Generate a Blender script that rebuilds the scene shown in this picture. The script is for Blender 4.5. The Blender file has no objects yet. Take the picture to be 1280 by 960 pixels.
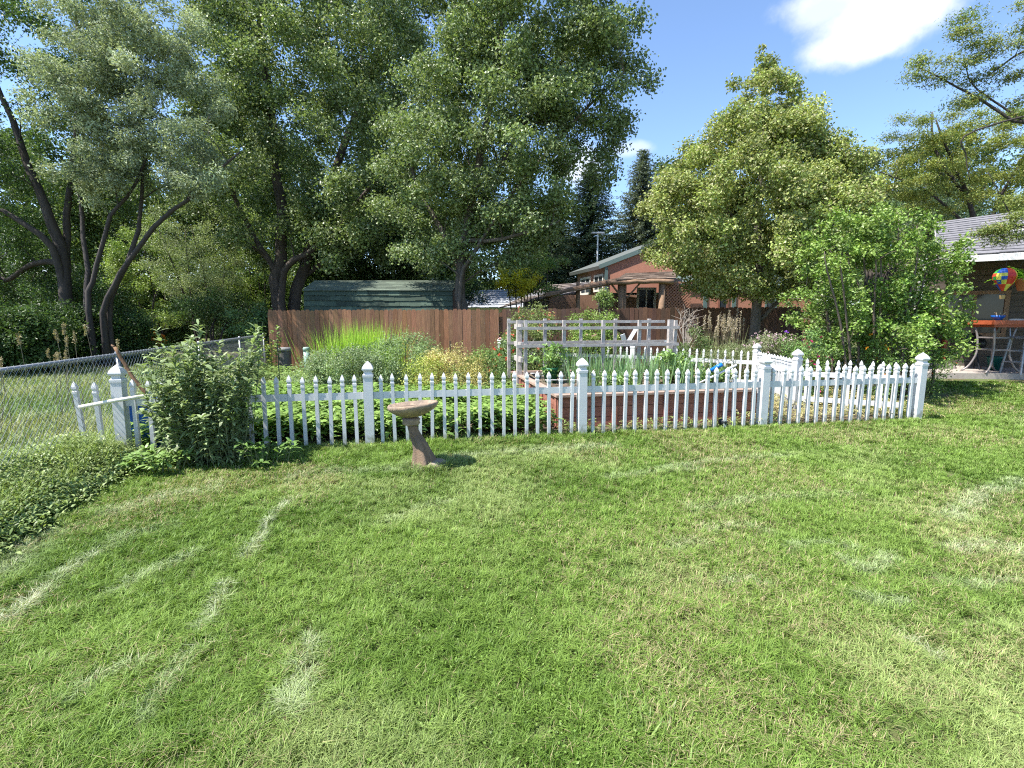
import bpy, math, random
import numpy as np
from mathutils import Vector
R = math.radians
rng = np.random.default_rng(11)
random.seed(11)
sc = bpy.context.scene
COL = sc.collection
PI = math.pi

# ------------------------------------------------------------------ camera model (also used to read positions off the photo)
FPX, CX, CY, CAMZ = 620.0, 640.0, 480.0, 1.6
PITCH = math.atan(80.0 / FPX)
def ray(px, py):
    u = (px - CX) / FPX; v = (CY - py) / FPX
    return np.array([u, math.cos(PITCH) + v * math.sin(PITCH), v * math.cos(PITCH) - math.sin(PITCH)])
def P(px, py, Y):
    r = ray(px, py); t = Y / r[1]
    return np.array([r[0] * t, Y, CAMZ + r[2] * t])
def G(px, py, z=0.0):
    r = ray(px, py); t = (z - CAMZ) / r[2]
    return np.array([r[0] * t, r[1] * t, z])
def sstep(a, b, x):
    t = np.clip((x - a) / (b - a), 0, 1); return t * t * (3 - 2 * t)
def gz(x, y):
    x = np.asarray(x, float); y = np.asarray(y, float)
    return sstep(6.2, 9.6, x) * sstep(8.5, 11.6, y) * 0.17

# value noise -----------------------------------------------------------------
_lat = rng.random((256, 256))
def vnoise(x, y, s=1.0, o=0.0):
    x = np.asarray(x, float) * s + 37.3 + o; y = np.asarray(y, float) * s + 91.7 + o * 1.7
    i = np.floor(x).astype(int); j = np.floor(y).astype(int); fx = x - i; fy = y - j
    fx = fx * fx * (3 - 2 * fx); fy = fy * fy * (3 - 2 * fy)
    a = _lat[i % 256, j % 256]; b = _lat[(i + 1) % 256, j % 256]; c = _lat[i % 256, (j + 1) % 256]; d = _lat[(i + 1) % 256, (j + 1) % 256]
    return (a * (1 - fx) + b * fx) * (1 - fy) + (c * (1 - fx) + d * fx) * fy
def fbm(x, y, s=1.0, o=0.0):
    return (vnoise(x, y, s, o) * .5 + vnoise(x, y, s * 2.1, o + 5) * .3 + vnoise(x, y, s * 4.3, o + 9) * .2)

# ------------------------------------------------------------------ materials
def new_mat(name):
    m = bpy.data.materials.new(name); m.use_nodes = True
    nt = m.node_tree; b = nt.nodes['Principled BSDF']
    return m, nt, b
def mk(name, col=(.5, .5, .5), attr=False, rough=.7, nscale=8, namt=.2, stretch=(1, 1, 1), bump=0.0, metal=0.0, spec=.35, col2=None, c2scale=3.0, c2lo=.45, c2hi=.6, bscale=None):
    m, nt, b = new_mat(name)
    N = nt.nodes; L = nt.links
    tc = N.new('ShaderNodeTexCoord'); mp = N.new('ShaderNodeMapping'); mp.inputs['Scale'].default_value = stretch
    L.new(tc.outputs['Object'], mp.inputs[0])
    nz = N.new('ShaderNodeTexNoise'); nz.inputs['Scale'].default_value = nscale; nz.inputs['Detail'].default_value = 5; nz.inputs['Roughness'].default_value = .65
    L.new(mp.outputs[0], nz.inputs['Vector'])
    mr = N.new('ShaderNodeMapRange'); mr.inputs['From Min'].default_value = .25; mr.inputs['From Max'].default_value = .75
    mr.inputs['To Min'].default_value = 1 - namt; mr.inputs['To Max'].default_value = 1 + namt
    L.new(nz.outputs[0], mr.inputs['Value'])
    if attr:
        a = N.new('ShaderNodeAttribute'); a.attribute_name = 'col'; src = a.outputs['Color']
    else:
        c = N.new('ShaderNodeRGB'); c.outputs[0].default_value = (*col, 1); src = c.outputs[0]
    if col2 is not None:
        n2 = N.new('ShaderNodeTexNoise'); n2.inputs['Scale'].default_value = c2scale; n2.inputs['Detail'].default_value = 6; n2.inputs['Roughness'].default_value = .7
        L.new(tc.outputs['Object'], n2.inputs['Vector'])
        m2 = N.new('ShaderNodeMapRange'); m2.inputs['From Min'].default_value = c2lo; m2.inputs['From Max'].default_value = c2hi
        L.new(n2.outputs[0], m2.inputs['Value'])
        mx = N.new('ShaderNodeMix'); mx.data_type = 'RGBA'
        L.new(m2.outputs[0], mx.inputs[0]); L.new(src, mx.inputs[6]); mx.inputs[7].default_value = (*col2, 1); src = mx.outputs[2]
    vm = N.new('ShaderNodeVectorMath'); vm.operation = 'SCALE'
    L.new(src, vm.inputs[0]); L.new(mr.outputs[0], vm.inputs['Scale'])
    L.new(vm.outputs[0], b.inputs['Base Color'])
    b.inputs['Roughness'].default_value = rough; b.inputs['Metallic'].default_value = metal; b.inputs['Specular IOR Level'].default_value = spec
    if bump:
        bp = N.new('ShaderNodeBump'); bp.inputs['Strength'].default_value = bump; bp.inputs['Distance'].default_value = .02
        if bscale:
            n3 = N.new('ShaderNodeTexNoise'); n3.inputs['Scale'].default_value = bscale; n3.inputs['Detail'].default_value = 4
            L.new(mp.outputs[0], n3.inputs['Vector']); L.new(n3.outputs[0], bp.inputs['Height'])
        else:
            L.new(nz.outputs[0], bp.inputs['Height'])
        L.new(bp.outputs[0], b.inputs['Normal'])
    return m
def leaf_mat(name, trans=.3, rough=.45, spec=.35, tint=(1.25, 1.3, .7)):
    m, nt, b = new_mat(name); N = nt.nodes; L = nt.links
    a = N.new('ShaderNodeAttribute'); a.attribute_name = 'col'
    L.new(a.outputs['Color'], b.inputs['Base Color']); b.inputs['Roughness'].default_value = rough; b.inputs['Specular IOR Level'].default_value = spec
    tr = N.new('ShaderNodeBsdfTranslucent')
    vm = N.new('ShaderNodeVectorMath'); vm.operation = 'MULTIPLY'; vm.inputs[1].default_value = tint
    L.new(a.outputs['Color'], vm.inputs[0]); L.new(vm.outputs[0], tr.inputs['Color'])
    mx = N.new('ShaderNodeMixShader'); mx.inputs[0].default_value = trans
    L.new(b.outputs[0], mx.inputs[1]); L.new(tr.outputs[0], mx.inputs[2])
    L.new(mx.outputs[0], N['Material Output'].inputs['Surface'])
    return m

# ------------------------------------------------------------------ geometry collector
class Geo:
    def __init__(s):
        s.v = []; s.c = []; s.q = []; s.t = []; s.n = 0; s.qm = []; s.ng = []
    def add(s, v, quads=None, tris=None, col=(.5, .5, .5)):
        v = np.asarray(v, float).reshape(-1, 3); n = len(v)
        c = np.asarray(col, float)
        if c.ndim == 1: c = np.tile(c, (n, 1))
        s.v.append(v); s.c.append(c)
        if quads is not None and len(quads): s.q.append(np.asarray(quads, int) + s.n)
        if tris is not None and len(tris): s.t.append(np.asarray(tris, int) + s.n)
        s.n += n
        return s
    def box(s, c, sz, rz=0.0, col=(.5, .5, .5), rx=0.0, ry=0.0, taper=1.0):
        c = np.asarray(c, float); h = np.asarray(sz, float) / 2
        v = np.array([[x, y, z] for z in (-1, 1) for y in (-1, 1) for x in (-1, 1)], float)
        v[4:, :2] *= taper
        v = v * h
        def rot(v, a, i, j):
            ca, sa = math.cos(a), math.sin(a); w = v.copy(); w[:, i] = v[:, i] * ca - v[:, j] * sa; w[:, j] = v[:, i] * sa + v[:, j] * ca; return w
        if rx: v = rot(v, rx, 1, 2)
        if ry: v = rot(v, ry, 2, 0)
        if rz: v = rot(v, rz, 0, 1)
        return s.add(v + c, [[0, 2, 3, 1], [4, 5, 7, 6], [0, 1, 5, 4], [2, 6, 7, 3], [0, 4, 6, 2], [1, 3, 7, 5]], col=col)
    def beam(s, a, b, w, h, col=(.5, .5, .5), up=(0, 0, 1)):
        a = np.asarray(a, float); b = np.asarray(b, float); d = b - a; d /= np.linalg.norm(d)
        u = np.asarray(up, float); sd = np.cross(d, u)
        if np.linalg.norm(sd) < 1e-4: sd = np.cross(d, (1, 0, 0))
        sd /= np.linalg.norm(sd); u = np.cross(sd, d)
        v = [p + sd * w / 2 * i + u * h / 2 * j for p in (a, b) for j in (-1, 1) for i in (-1, 1)]
        return s.add(v, [[0, 2, 3, 1], [4, 5, 7, 6], [0, 1, 5, 4], [2, 6, 7, 3], [0, 4, 6, 2], [1, 3, 7, 5]], col=col)
    def rings(s, rings, col=(.5, .5, .5), cap=True):
        rings = np.asarray(rings, float); m, k, _ = rings.shape
        i = np.arange(m - 1)[:, None] * k; j = np.arange(k)[None, :]; j2 = (j + 1) % k
        q = np.stack([i + j, i + j2, i + k + j2, i + k + j], -1).reshape(-1, 4)
        v = rings.reshape(-1, 3); t = []
        if cap:
            v = np.vstack([v, rings[0].mean(0), rings[-1].mean(0)])
            t = [[(a + 1) % k, a, m * k] for a in range(k)] + [[(m - 1) * k + a, (m - 1) * k + (a + 1) % k, m * k + 1] for a in range(k)]
        return s.add(v, q, t, col)
    def tube(s, pts, rad, sides=6, col=(.5, .5, .5), cap=True):
        pts = np.asarray(pts, float); m = len(pts); rad = np.broadcast_to(np.asarray(rad, float), (m,))
        d = np.gradient(pts, axis=0); d /= np.linalg.norm(d, axis=1)[:, None] + 1e-9
        ref = np.array([0, 0, 1.0]) if abs(d[0][2]) < .9 else np.array([1.0, 0, 0])
        rg = []; u = np.cross(d[0], ref); u /= np.linalg.norm(u)
        a = np.arange(sides) * 2 * PI / sides
        for k in range(m):
            u = u - d[k] * u.dot(d[k]); u /= np.linalg.norm(u) + 1e-9; w = np.cross(d[k], u)
            rg.append(pts[k] + rad[k] * (np.cos(a)[:, None] * u + np.sin(a)[:, None] * w))
        return s.rings(rg, col, cap)
    def lathe(s, prof, c=(0, 0, 0), sides=16, col=(.5, .5, .5), rot=0.0, sq=1.0, cap=True):
        a = np.arange(sides) * 2 * PI / sides + rot; c = np.asarray(c, float)
        rg = [np.stack([np.cos(a) * r * sq, np.sin(a) * r * sq, np.full(sides, z)], -1) + c for r, z in prof]
        return s.rings(rg, col, cap)
    def build(s, name, mat, parent=None, origin=None, smooth=False):
        v = np.vstack(s.v); c = np.vstack(s.c)
        o = np.array(ORG[parent.name]) if parent is not None else np.asarray(origin if origin is not None else (0, 0, 0), float)
        v = v - o
        q = np.vstack(s.q) if s.q else np.zeros((0, 4), int); t = np.vstack(s.t) if s.t else np.zeros((0, 3), int)
        me = bpy.data.meshes.new(name)
        me.vertices.add(len(v)); me.vertices.foreach_set('co', v.astype(np.float32).ravel())
        li = np.concatenate([q.ravel(), t.ravel()]).astype(np.int32)
        me.loops.add(len(li)); me.loops.foreach_set('vertex_index', li)
        st = np.concatenate([np.arange(len(q)) * 4, len(q) * 4 + np.arange(len(t)) * 3]).astype(np.int32)
        me.polygons.add(len(st)); me.polygons.foreach_set('loop_start', st)
        me.polygons.foreach_set('use_smooth', np.full(len(st), bool(smooth)))
        me.update(calc_edges=True)
        at = me.color_attributes.new('col', 'FLOAT_COLOR', 'POINT')
        at.data.foreach_set('color', np.hstack([c, np.ones((len(c), 1))]).astype(np.float32).ravel())
        if mat: me.materials.append(mat)
        ob = bpy.data.objects.new(name, me); COL.objects.link(ob)
        if parent is not None: ob.parent = parent
        else: ob.location = o
        ORG[ob.name] = tuple(o)
        return ob
ORG = {}
def tag(o, label=None, cat=None, group=None, kind=None):
    if label: o['label'] = label
    if cat: o['category'] = cat
    if group: o['group'] = group
    if kind: o['kind'] = kind
    return o
def thing(name, label, cat, loc=(0, 0, 0), group=None):
    o = bpy.data.objects.new(name, None); COL.objects.link(o); o.location = tuple(map(float, loc)); o.empty_display_size = .2
    ORG[o.name] = tuple(map(float, loc))
    return tag(o, label, cat, group)

# ------------------------------------------------------------------ foliage
def norm(a): return a / (np.linalg.norm(a, axis=-1, keepdims=True) + 1e-9)
def leaves(g, pos, nrm, L, W, col, d=None, fold=.25, mid=.45):
    n = len(pos); nrm = norm(nrm)
    r = rng.normal(size=(n, 3)) if d is None else d
    r = norm(r - nrm * (r * nrm).sum(1, keepdims=True)); sd = np.cross(nrm, r)
    L = np.broadcast_to(np.asarray(L, float), (n,))[:, None]; W = np.broadcast_to(np.asarray(W, float), (n,))[:, None]
    v = np.stack([pos, pos + r * L * mid + sd * W / 2 + nrm * W * fold, pos + r * L, pos + r * L * mid - sd * W / 2 + nrm * W * fold], 1).reshape(-1, 3)
    q = np.arange(n * 4).reshape(n, 4)
    g.add(v, q, col=np.repeat(col, 4, 0))
def long_leaves(g, pos, d, L, W, col, bend=.4):
    """strap or lance leaves: 2 quads + tip, arching down"""
    n = len(pos); d = norm(d); L = np.broadcast_to(np.asarray(L, float), (n,))[:, None]; W = np.broadcast_to(np.asarray(W, float), (n,))[:, None]
    up = np.array([0, 0, 1.0]); sd = np.cross(d, up) + rng.normal(size=(n, 3)) * .15; sd = norm(sd)
    bend = np.broadcast_to(np.asarray(bend, float), (n,))[:, None]
    dn = np.array([0, 0, -1.0]) * L * bend
    p1 = pos + d * L * .35 + dn * .08; p2 = pos + d * L * .7 + dn * .4; p3 = pos + d * L + dn
    v = np.stack([pos - sd * W * .2, pos + sd * W * .2, p1 - sd * W * .5, p1 + sd * W * .5, p2 - sd * W * .4, p2 + sd * W * .4, p3], 1).reshape(-1, 3)
    b = (np.arange(n) * 7)[:, None]
    q = np.concatenate([b + [0, 1, 3, 2], b + [2, 3, 5, 4]]); t = b + [4, 5, 6]
    g.add(v, q, t, np.repeat(col, 7, 0))
def blades(g, pos, h, w, lean, col, az=None):
    n = len(pos); az = rng.random(n) * 2 * PI if az is None else az
    d = np.stack([np.cos(az), np.sin(az), np.zeros(n)], 1); sd = np.stack([-np.sin(az), np.cos(az), np.zeros(n)], 1)
    h = np.broadcast_to(h, (n,))[:, None]; w = np.broadcast_to(w, (n,))[:, None]; ln = np.broadcast_to(lean, (n,))[:, None]
    up = np.array([0, 0, 1.0])
    m = pos + up * h * .6 + d * h * ln * .35; tp = pos + up * h * np.clip(1 - ln * .25, .25, 1) + d * h * ln
    v = np.stack([pos - sd * w / 2, pos + sd * w / 2, m + sd * w * .4, m - sd * w * .4, tp], 1).reshape(-1, 3)
    b = (np.arange(n) * 5)[:, None]
    g.add(v, b + [0, 1, 2, 3], b + [3, 2, 4], np.repeat(col, 5, 0))
LF = 1.95
def palette(n, c1, c2, bias=None, vr=.22, sd=.3):
    c1 = np.array(c1); c2 = np.array(c2)
    t = np.clip(.5 + (0 if bias is None else bias) + rng.normal(size=n) * sd, 0, 1)[:, None]
    return np.clip(LF * (c1 * (1 - t) + c2 * t) * np.clip(1 + rng.normal(size=(n, 1)) * vr, .4, 1.8), .004, .7)
def clump_leaves(g, C, rad, per, L, W, c1, c2, up=.5, flat=.75, vr=.22, cv=.25, fold=.25, extra=None, droop=0.0):
    C = np.asarray(C, float); k = len(C); rad = np.broadcast_to(np.asarray(rad, float), (k,))
    cnt = np.maximum(3, (per * (rad / rad.mean()) ** 2)).astype(int); idx = np.repeat(np.arange(k), cnt); n = len(idx)
    u = norm(rng.normal(size=(n, 3))); r = rng.random(n) ** .45 * np.clip(1 + rng.normal(size=n) * .22, .3, 1.7)
    off = u * (r * rad[idx])[:, None]; off[:, 2] *= flat
    if droop: off[:, 2] -= droop * (off[:, 0] ** 2 + off[:, 1] ** 2) / rad[idx]
    pos = C[idx] + off
    nr = rng.normal(size=(n, 3)) * .75 + u * .55 + np.array([0, 0, up])
    cb = rng.normal(size=k) * cv; val = 1 + rng.normal(size=k) * .12
    col = palette(n, c1, c2, cb[idx], vr) * val[idx][:, None]
    if extra is not None:
        m = rng.random(n) < extra[1]; col[m] = np.array(extra[0]) * (.8 + .4 * rng.random((m.sum(), 1)))
    leaves(g, pos, nr, L * (.7 + .6 * rng.random(n)), W * (.7 + .6 * rng.random(n)), col, fold=fold)
def env(ells, n, inner=.35, mind=0.0):
    ells = np.asarray(ells, float); vol = ells[:, 3] * ells[:, 4] * ells[:, 5]; vol /= vol.sum(); out = []
    tries = 0
    while len(out) < n and tries < n * 40:
        tries += 1
        e = ells[rng.choice(len(ells), p=vol)]; u = norm(rng.normal(size=3)); r = (inner ** 3 + (1 - inner ** 3) * rng.random()) ** (1 / 3)
        p = e[:3] + u * r * e[3:]
        if mind and out and np.min(np.linalg.norm(np.array(out) - p, axis=1)) < mind: continue
        out.append(p)
    return np.array(out)
def spline(pts, n=12):
    pts = np.asarray(pts, float); m = len(pts)
    if m < 3: t = np.linspace(0, 1, n)[:, None]; return pts[0] * (1 - t) + pts[-1] * t
    ext = np.vstack([2 * pts[0] - pts[1], pts, 2 * pts[-1] - pts[-2]]); out = []
    for s in np.linspace(0, m - 1 - 1e-6, n):
        i = int(s); f = s - i; p0, p1, p2, p3 = ext[i:i + 4]
        out.append(.5 * ((2 * p1) + (-p0 + p2) * f + (2 * p0 - 5 * p1 + 4 * p2 - p3) * f * f + (-p0 + 3 * p1 - 3 * p2 + p3) * f ** 3))
    return np.array(out)
def make_tree(name, label, base, limbs, C, rad, per, L, W, c1, c2, bark, leafm, group=None, cat='tree', up=.5, flat=.75, vr=.22, cv=.25,
              extra=None, br=.03, twigs=3, barkcol=(.06, .05, .04), sides=8, droop=0.0, low=.4):
    t = thing(name, label, cat, base, group)
    tg = Geo(); samples = []
    for pts, r0, r1 in limbs:
        sp = spline(pts, 14); k = len(sp); sp[1:-1] += rng.normal(size=(k - 2, 3)) * r0 * .15
        rr = np.linspace(1, 0, k) ** .8 * (r0 - r1) + r1
        if abs(sp[0][2] - base[2]) < .3: rr[0] *= 1.45; rr[1] *= 1.1
        tg.tube(sp, rr, sides, barkcol)
        for i in range(2, k): samples.append((*sp[i], rr[i]))
    S = np.array(samples)
    rad = np.broadcast_to(np.asarray(rad, float), (len(C),))
    o_ = np.argsort([np.min(np.linalg.norm(S[:, :3] - c, axis=1)) for c in C])
    for c, r in zip(C[o_], rad[o_]):
        dd = np.linalg.norm(S[:, :3] - c, axis=1) + np.where(S[:, 2] > c[2] - low, (S[:, 2] - c[2] + low) * 1.5, 0)
        s = S[np.argmin(dd)]; a = s[:3]; d = c - a; ln = np.linalg.norm(d)
        if ln < .05: continue
        midp = a + d * .5 + np.array([0, 0, .12 * ln]) + rng.normal(size=3) * .06 * ln
        b0 = min(s[3] * .7, br * (.5 + .35 * ln)); sp = spline([a, midp, c], 6)
        rr_ = np.linspace(b0, max(b0 * .3, .004), 6); tg.tube(sp, rr_, 5, barkcol, cap=False)
        S = np.vstack([S, np.hstack([sp[2:], rr_[2:, None]])])
        for _ in range(twigs):
            e = c + norm(rng.normal(size=3)) * r * .8
            tg.tube([sp[4], (sp[4] + e) / 2 + rng.normal(size=3) * r * .08, e], [b0 * .3, b0 * .2, .003], 3, barkcol, cap=False)
    tg.build('trunk', bark, t, smooth=True)
    g = Geo(); clump_leaves(g, C, rad, per, L, W, c1, c2, up, flat, vr, cv, extra=extra, droop=droop)
    g.build('crown', leafm, t)
    return t
def soft_plant(name, label, cat, C, rad, per, L, W, c1, c2, base, group=None, flowers=None, stems=True, up=.5, flat=.8, part='foliage', lm=None, vr=.22):
    t = thing(name, label, cat, base, group)
    if stems:
        sg = Geo()
        for c in C:
            b = np.array(base) + np.array([rng.normal() * .06, rng.normal() * .06, 0])
            sg.tube(spline([b, (b + c) / 2 + rng.normal(size=3) * .04, c], 5), np.linspace(.008, .003, 5), 4, (.09, .10, .05), cap=False)
        sg.build('stem', M_ATTR, t)
    g = Geo(); clump_leaves(g, C, rad, per, L, W, c1, c2, up, flat, vr); g.build(part, lm or LEAF, t)
    if flowers:
        fc, fn, fs = flowers; fg = Geo()
        k = rng.integers(0, len(C), fn); u = norm(rng.normal(size=(fn, 3))); u[:, 2] = np.abs(u[:, 2]); u[:, 1] -= .4; u = norm(u)
        fp = np.asarray(C)[k] + u * np.broadcast_to(np.asarray(rad, float), (len(C),))[k][:, None] * 1.0
        for p in range(6):
            d = rng.normal(size=(fn, 3)); leaves(fg, fp, u + rng.normal(size=(fn, 3)) * .4, fs, fs * .8, np.clip(np.array(fc) * (.75 + .5 * rng.random((fn, 1))), 0, .9), d)
        fg.build('flower', PETAL, t)
    return t

M_ATTR = mk('coloured_matte', attr=True, rough=.75, namt=.15, nscale=20)
LEAF = leaf_mat('leaf'); PETAL = leaf_mat('petal', .25, .6, .2, (1, 1, 1))
LEAF_GLOSS = leaf_mat('leaf_glossy', .28, .45, .4)
LEAF_DULL = leaf_mat('leaf_dull', .25, .6, .25)
GRASS = leaf_mat('grass_blade', .3, .5, .3)
BARK = mk('bark', attr=True, rough=.9, nscale=6, namt=.45, stretch=(3, 3, .6), bump=.6)
WHITE = mk('white_vinyl', (.57, .572, .575), rough=.4, nscale=3, namt=.08, col2=(.44, .44, .39), c2scale=5, c2lo=.6, c2hi=.8)

def base_dirt(m, top=.26, col=(.20, .19, .12)):
    """mud splash and algae in ragged patches on the lowest part of each picket and post"""
    nt = m.node_tree; N = nt.nodes; L = nt.links; b = N['Principled BSDF']; old = b.inputs['Base Color'].links[0].from_socket
    tc = N.new('ShaderNodeTexCoord'); sp = N.new('ShaderNodeSeparateXYZ'); L.new(tc.outputs['Object'], sp.inputs[0])
    oi = N.new('ShaderNodeObjectInfo'); va = N.new('ShaderNodeVectorMath'); L.new(tc.outputs['Object'], va.inputs[0]); L.new(oi.outputs['Location'], va.inputs[1])
    nz = N.new('ShaderNodeTexNoise'); nz.inputs['Scale'].default_value = 14; nz.inputs['Detail'].default_value = 5; L.new(va.outputs[0], nz.inputs['Vector'])
    a = N.new('ShaderNodeMath'); a.operation = 'MULTIPLY_ADD'; L.new(nz.outputs[0], a.inputs[0]); a.inputs[1].default_value = -.55; L.new(sp.outputs['Z'], a.inputs[2])
    mr = N.new('ShaderNodeMapRange'); L.new(a.outputs[0], mr.inputs['Value']); mr.inputs['From Min'].default_value = top - .36; mr.inputs['From Max'].default_value = top - .52; mr.inputs['To Min'].default_value = 0; mr.inputs['To Max'].default_value = .75
    mx = N.new('ShaderNodeMix'); mx.data_type = 'RGBA'; L.new(mr.outputs[0], mx.inputs[0]); L.new(old, mx.inputs[6]); mx.inputs[7].default_value = (*col, 1); L.new(mx.outputs[2], b.inputs['Base Color'])
base_dirt(WHITE)
# ------------------------------------------------------------------ camera, light, sky
cam = bpy.data.cameras.new('camera'); cam.lens = 36 * FPX / 1280; cam.sensor_width = 36; cam.sensor_fit = 'HORIZONTAL'; cam.clip_end = 3000; cam.clip_start = .05
co = bpy.data.objects.new('camera', cam); COL.objects.link(co); co.location = (0, 0, CAMZ); co.rotation_euler = (PI / 2 - PITCH, 0, 0); sc.camera = co
SUN_EL = R(58); sd = np.array([-.92, -.38]); sd /= np.linalg.norm(sd)
sv = Vector((sd[0] * math.cos(SUN_EL), sd[1] * math.cos(SUN_EL), math.sin(SUN_EL)))
sl = bpy.data.lights.new('sun', 'SUN'); sl.energy = 4.6; sl.angle = R(.53); sl.color = (1, .96, .9)
so = bpy.data.objects.new('sun', sl); COL.objects.link(so); so.rotation_euler = sv.to_track_quat('Z', 'Y').to_euler(); so.location = (-20, -8, 40)
w = bpy.data.worlds.new('World'); sc.world = w; w.use_nodes = True; nt = w.node_tree; N = nt.nodes; L = nt.links
bg = N['Background']; sky = N.new('ShaderNodeTexSky'); sky.sky_type = 'NISHITA'; sky.sun_disc = False
sky.sun_elevation = SUN_EL; sky.sun_rotation = math.atan2(sd[0], sd[1]); sky.altitude = 1500; sky.air_density = 1.0; sky.dust_density = .3; sky.ozone_density = 3.0
bg.inputs['Strength'].default_value = .13
tc = N.new('ShaderNodeTexCoord'); cur = sky.outputs[0]
nz = N.new('ShaderNodeTexNoise'); nz.inputs['Scale'].default_value = 7; nz.inputs['Detail'].default_value = 7; nz.inputs['Roughness'].default_value = .6
L.new(tc.outputs['Generated'], nz.inputs['Vector'])
acc = None
def cloud(px, py, rx, ry, amt):
    global acc
    d = norm(ray(px, py)); a = math.atan2(d[0], d[1])
    s = N.new('ShaderNodeVectorMath'); s.operation = 'SUBTRACT'; L.new(tc.outputs['Generated'], s.inputs[0]); s.inputs[1].default_value = d
    ro = N.new('ShaderNodeVectorRotate'); ro.rotation_type = 'Z_AXIS'; L.new(s.outputs[0], ro.inputs['Vector']); ro.inputs['Angle'].default_value = a
    m = N.new('ShaderNodeVectorMath'); m.operation = 'MULTIPLY'; L.new(ro.outputs[0], m.inputs[0]); m.inputs[1].default_value = (1 / rx, 1 / .5, 1 / ry)
    ln = N.new('ShaderNodeVectorMath'); ln.operation = 'LENGTH'; L.new(m.outputs[0], ln.inputs[0])
    ad = N.new('ShaderNodeMath'); ad.operation = 'MULTIPLY_ADD'; L.new(nz.outputs[0], ad.inputs[0]); ad.inputs[1].default_value = -1.9; L.new(ln.outputs['Value'], ad.inputs[2])
    mr = N.new('ShaderNodeMapRange'); mr.interpolation_type = 'SMOOTHSTEP'; L.new(ad.outputs[0], mr.inputs['Value'])
    mr.inputs['From Min'].default_value = -.02; mr.inputs['From Max'].default_value = -.72; mr.inputs['To Min'].default_value = 0; mr.inputs['To Max'].default_value = amt
    if acc is None: acc = mr.outputs[0]
    else:
        x = N.new('ShaderNodeMath'); x.operation = 'MAXIMUM'; L.new(acc, x.inputs[0]); L.new(mr.outputs[0], x.inputs[1]); acc = x.outputs[0]
cloud(1078, 52, .115, .036, .97); cloud(1110, 18, .14, .05, .9); cloud(1030, 5, .10, .04, .8)
cloud(716, 208, .06, .045, .75); cloud(790, 186, .05, .016, .45); cloud(805, 365, .3, .05, .5); cloud(60, 320, .35, .10, .75); cloud(1120, 255, .10, .04, .4)
cloud(-1500, 100, .5, .12, .8); cloud(2600, 60, .5, .14, .8)
mx = N.new('ShaderNodeMix'); mx.data_type = 'RGBA'; L.new(acc, mx.inputs[0]); L.new(cur, mx.inputs[6]); mx.inputs[7].default_value = (5.6, 5.75, 6.0, 1)
n2 = N.new('ShaderNodeTexNoise'); n2.inputs['Scale'].default_value = 11; n2.inputs['Detail'].default_value = 6; L.new(tc.outputs['Generated'], n2.inputs['Vector'])
m3 = N.new('ShaderNodeMapRange'); m3.inputs['From Min'].default_value = .35; m3.inputs['From Max'].default_value = .65; L.new(n2.outputs[0], m3.inputs['Value'])
m4 = N.new('ShaderNodeMix'); m4.data_type = 'RGBA'; m4.inputs[6].default_value = (3.3, 3.55, 3.9, 1); m4.inputs[7].default_value = (4.7, 4.8, 4.95, 1); L.new(m3.outputs[0], m4.inputs[0]); L.new(m4.outputs[2], mx.inputs[7])
L.new(mx.outputs[2], bg.inputs['Color'])
sc.view_settings.view_transform = 'Standard'; sc.view_settings.look = 'None'; sc.view_settings.gamma = 1; sc.view_settings.use_curve_mapping = False
sc.view_settings.exposure = 1.32
sc.render.engine = 'CYCLES'
cy = sc.cycles; cy.use_denoising = False; cy.filter_width = 1.15; cy.max_bounces = 7; cy.diffuse_bounces = 4; cy.glossy_bounces = 2; cy.transmission_bounces = 4; cy.transparent_max_bounces = 4
cy.caustics_reflective = False; cy.caustics_refractive = False; cy.use_adaptive_sampling = True; cy.adaptive_threshold = .015; cy.sample_clamp_indirect = 4

def proj(p):
    d = np.asarray(p, float) - [0, 0, CAMZ]; zc = d[1] * math.cos(PITCH) - d[2] * math.sin(PITCH); yu = d[1] * math.sin(PITCH) + d[2] * math.cos(PITCH)
    return CX + FPX * d[0] / zc, CY - FPX * yu / zc
def on_line(A, B, px, z=0.0):
    lo, hi = -1.0, 2.0
    f = lambda t: proj([A[0] + (B[0] - A[0]) * t, A[1] + (B[1] - A[1]) * t, z])[0] - px
    for _ in range(60):
        m = (lo + hi) / 2
        if f(m) < 0: lo = m
        else: hi = m
    return np.array([A[0] + (B[0] - A[0]) * lo, A[1] + (B[1] - A[1]) * lo])

FA, FB = np.array([-4.55, 5.62]), np.array([6.45, 7.78])       # front picket fence line
fdir = (FB - FA) / np.linalg.norm(FB - FA); FANG = math.atan2(fdir[1], fdir[0])
def fline(x): return FA[1] + (np.asarray(x, float) - FA[0]) * fdir[1] / fdir[0]
CA, CB = np.array([-3.75, 1.6]), np.array([-7.35, 14.75])      # chain link line
def cline(y): return CA[0] + (np.asarray(y, float) - CA[1]) * (CB[0] - CA[0]) / (CB[1] - CA[1])
WL = np.array([-7.3, 15.0])                                   # wooden fence, left end

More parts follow.
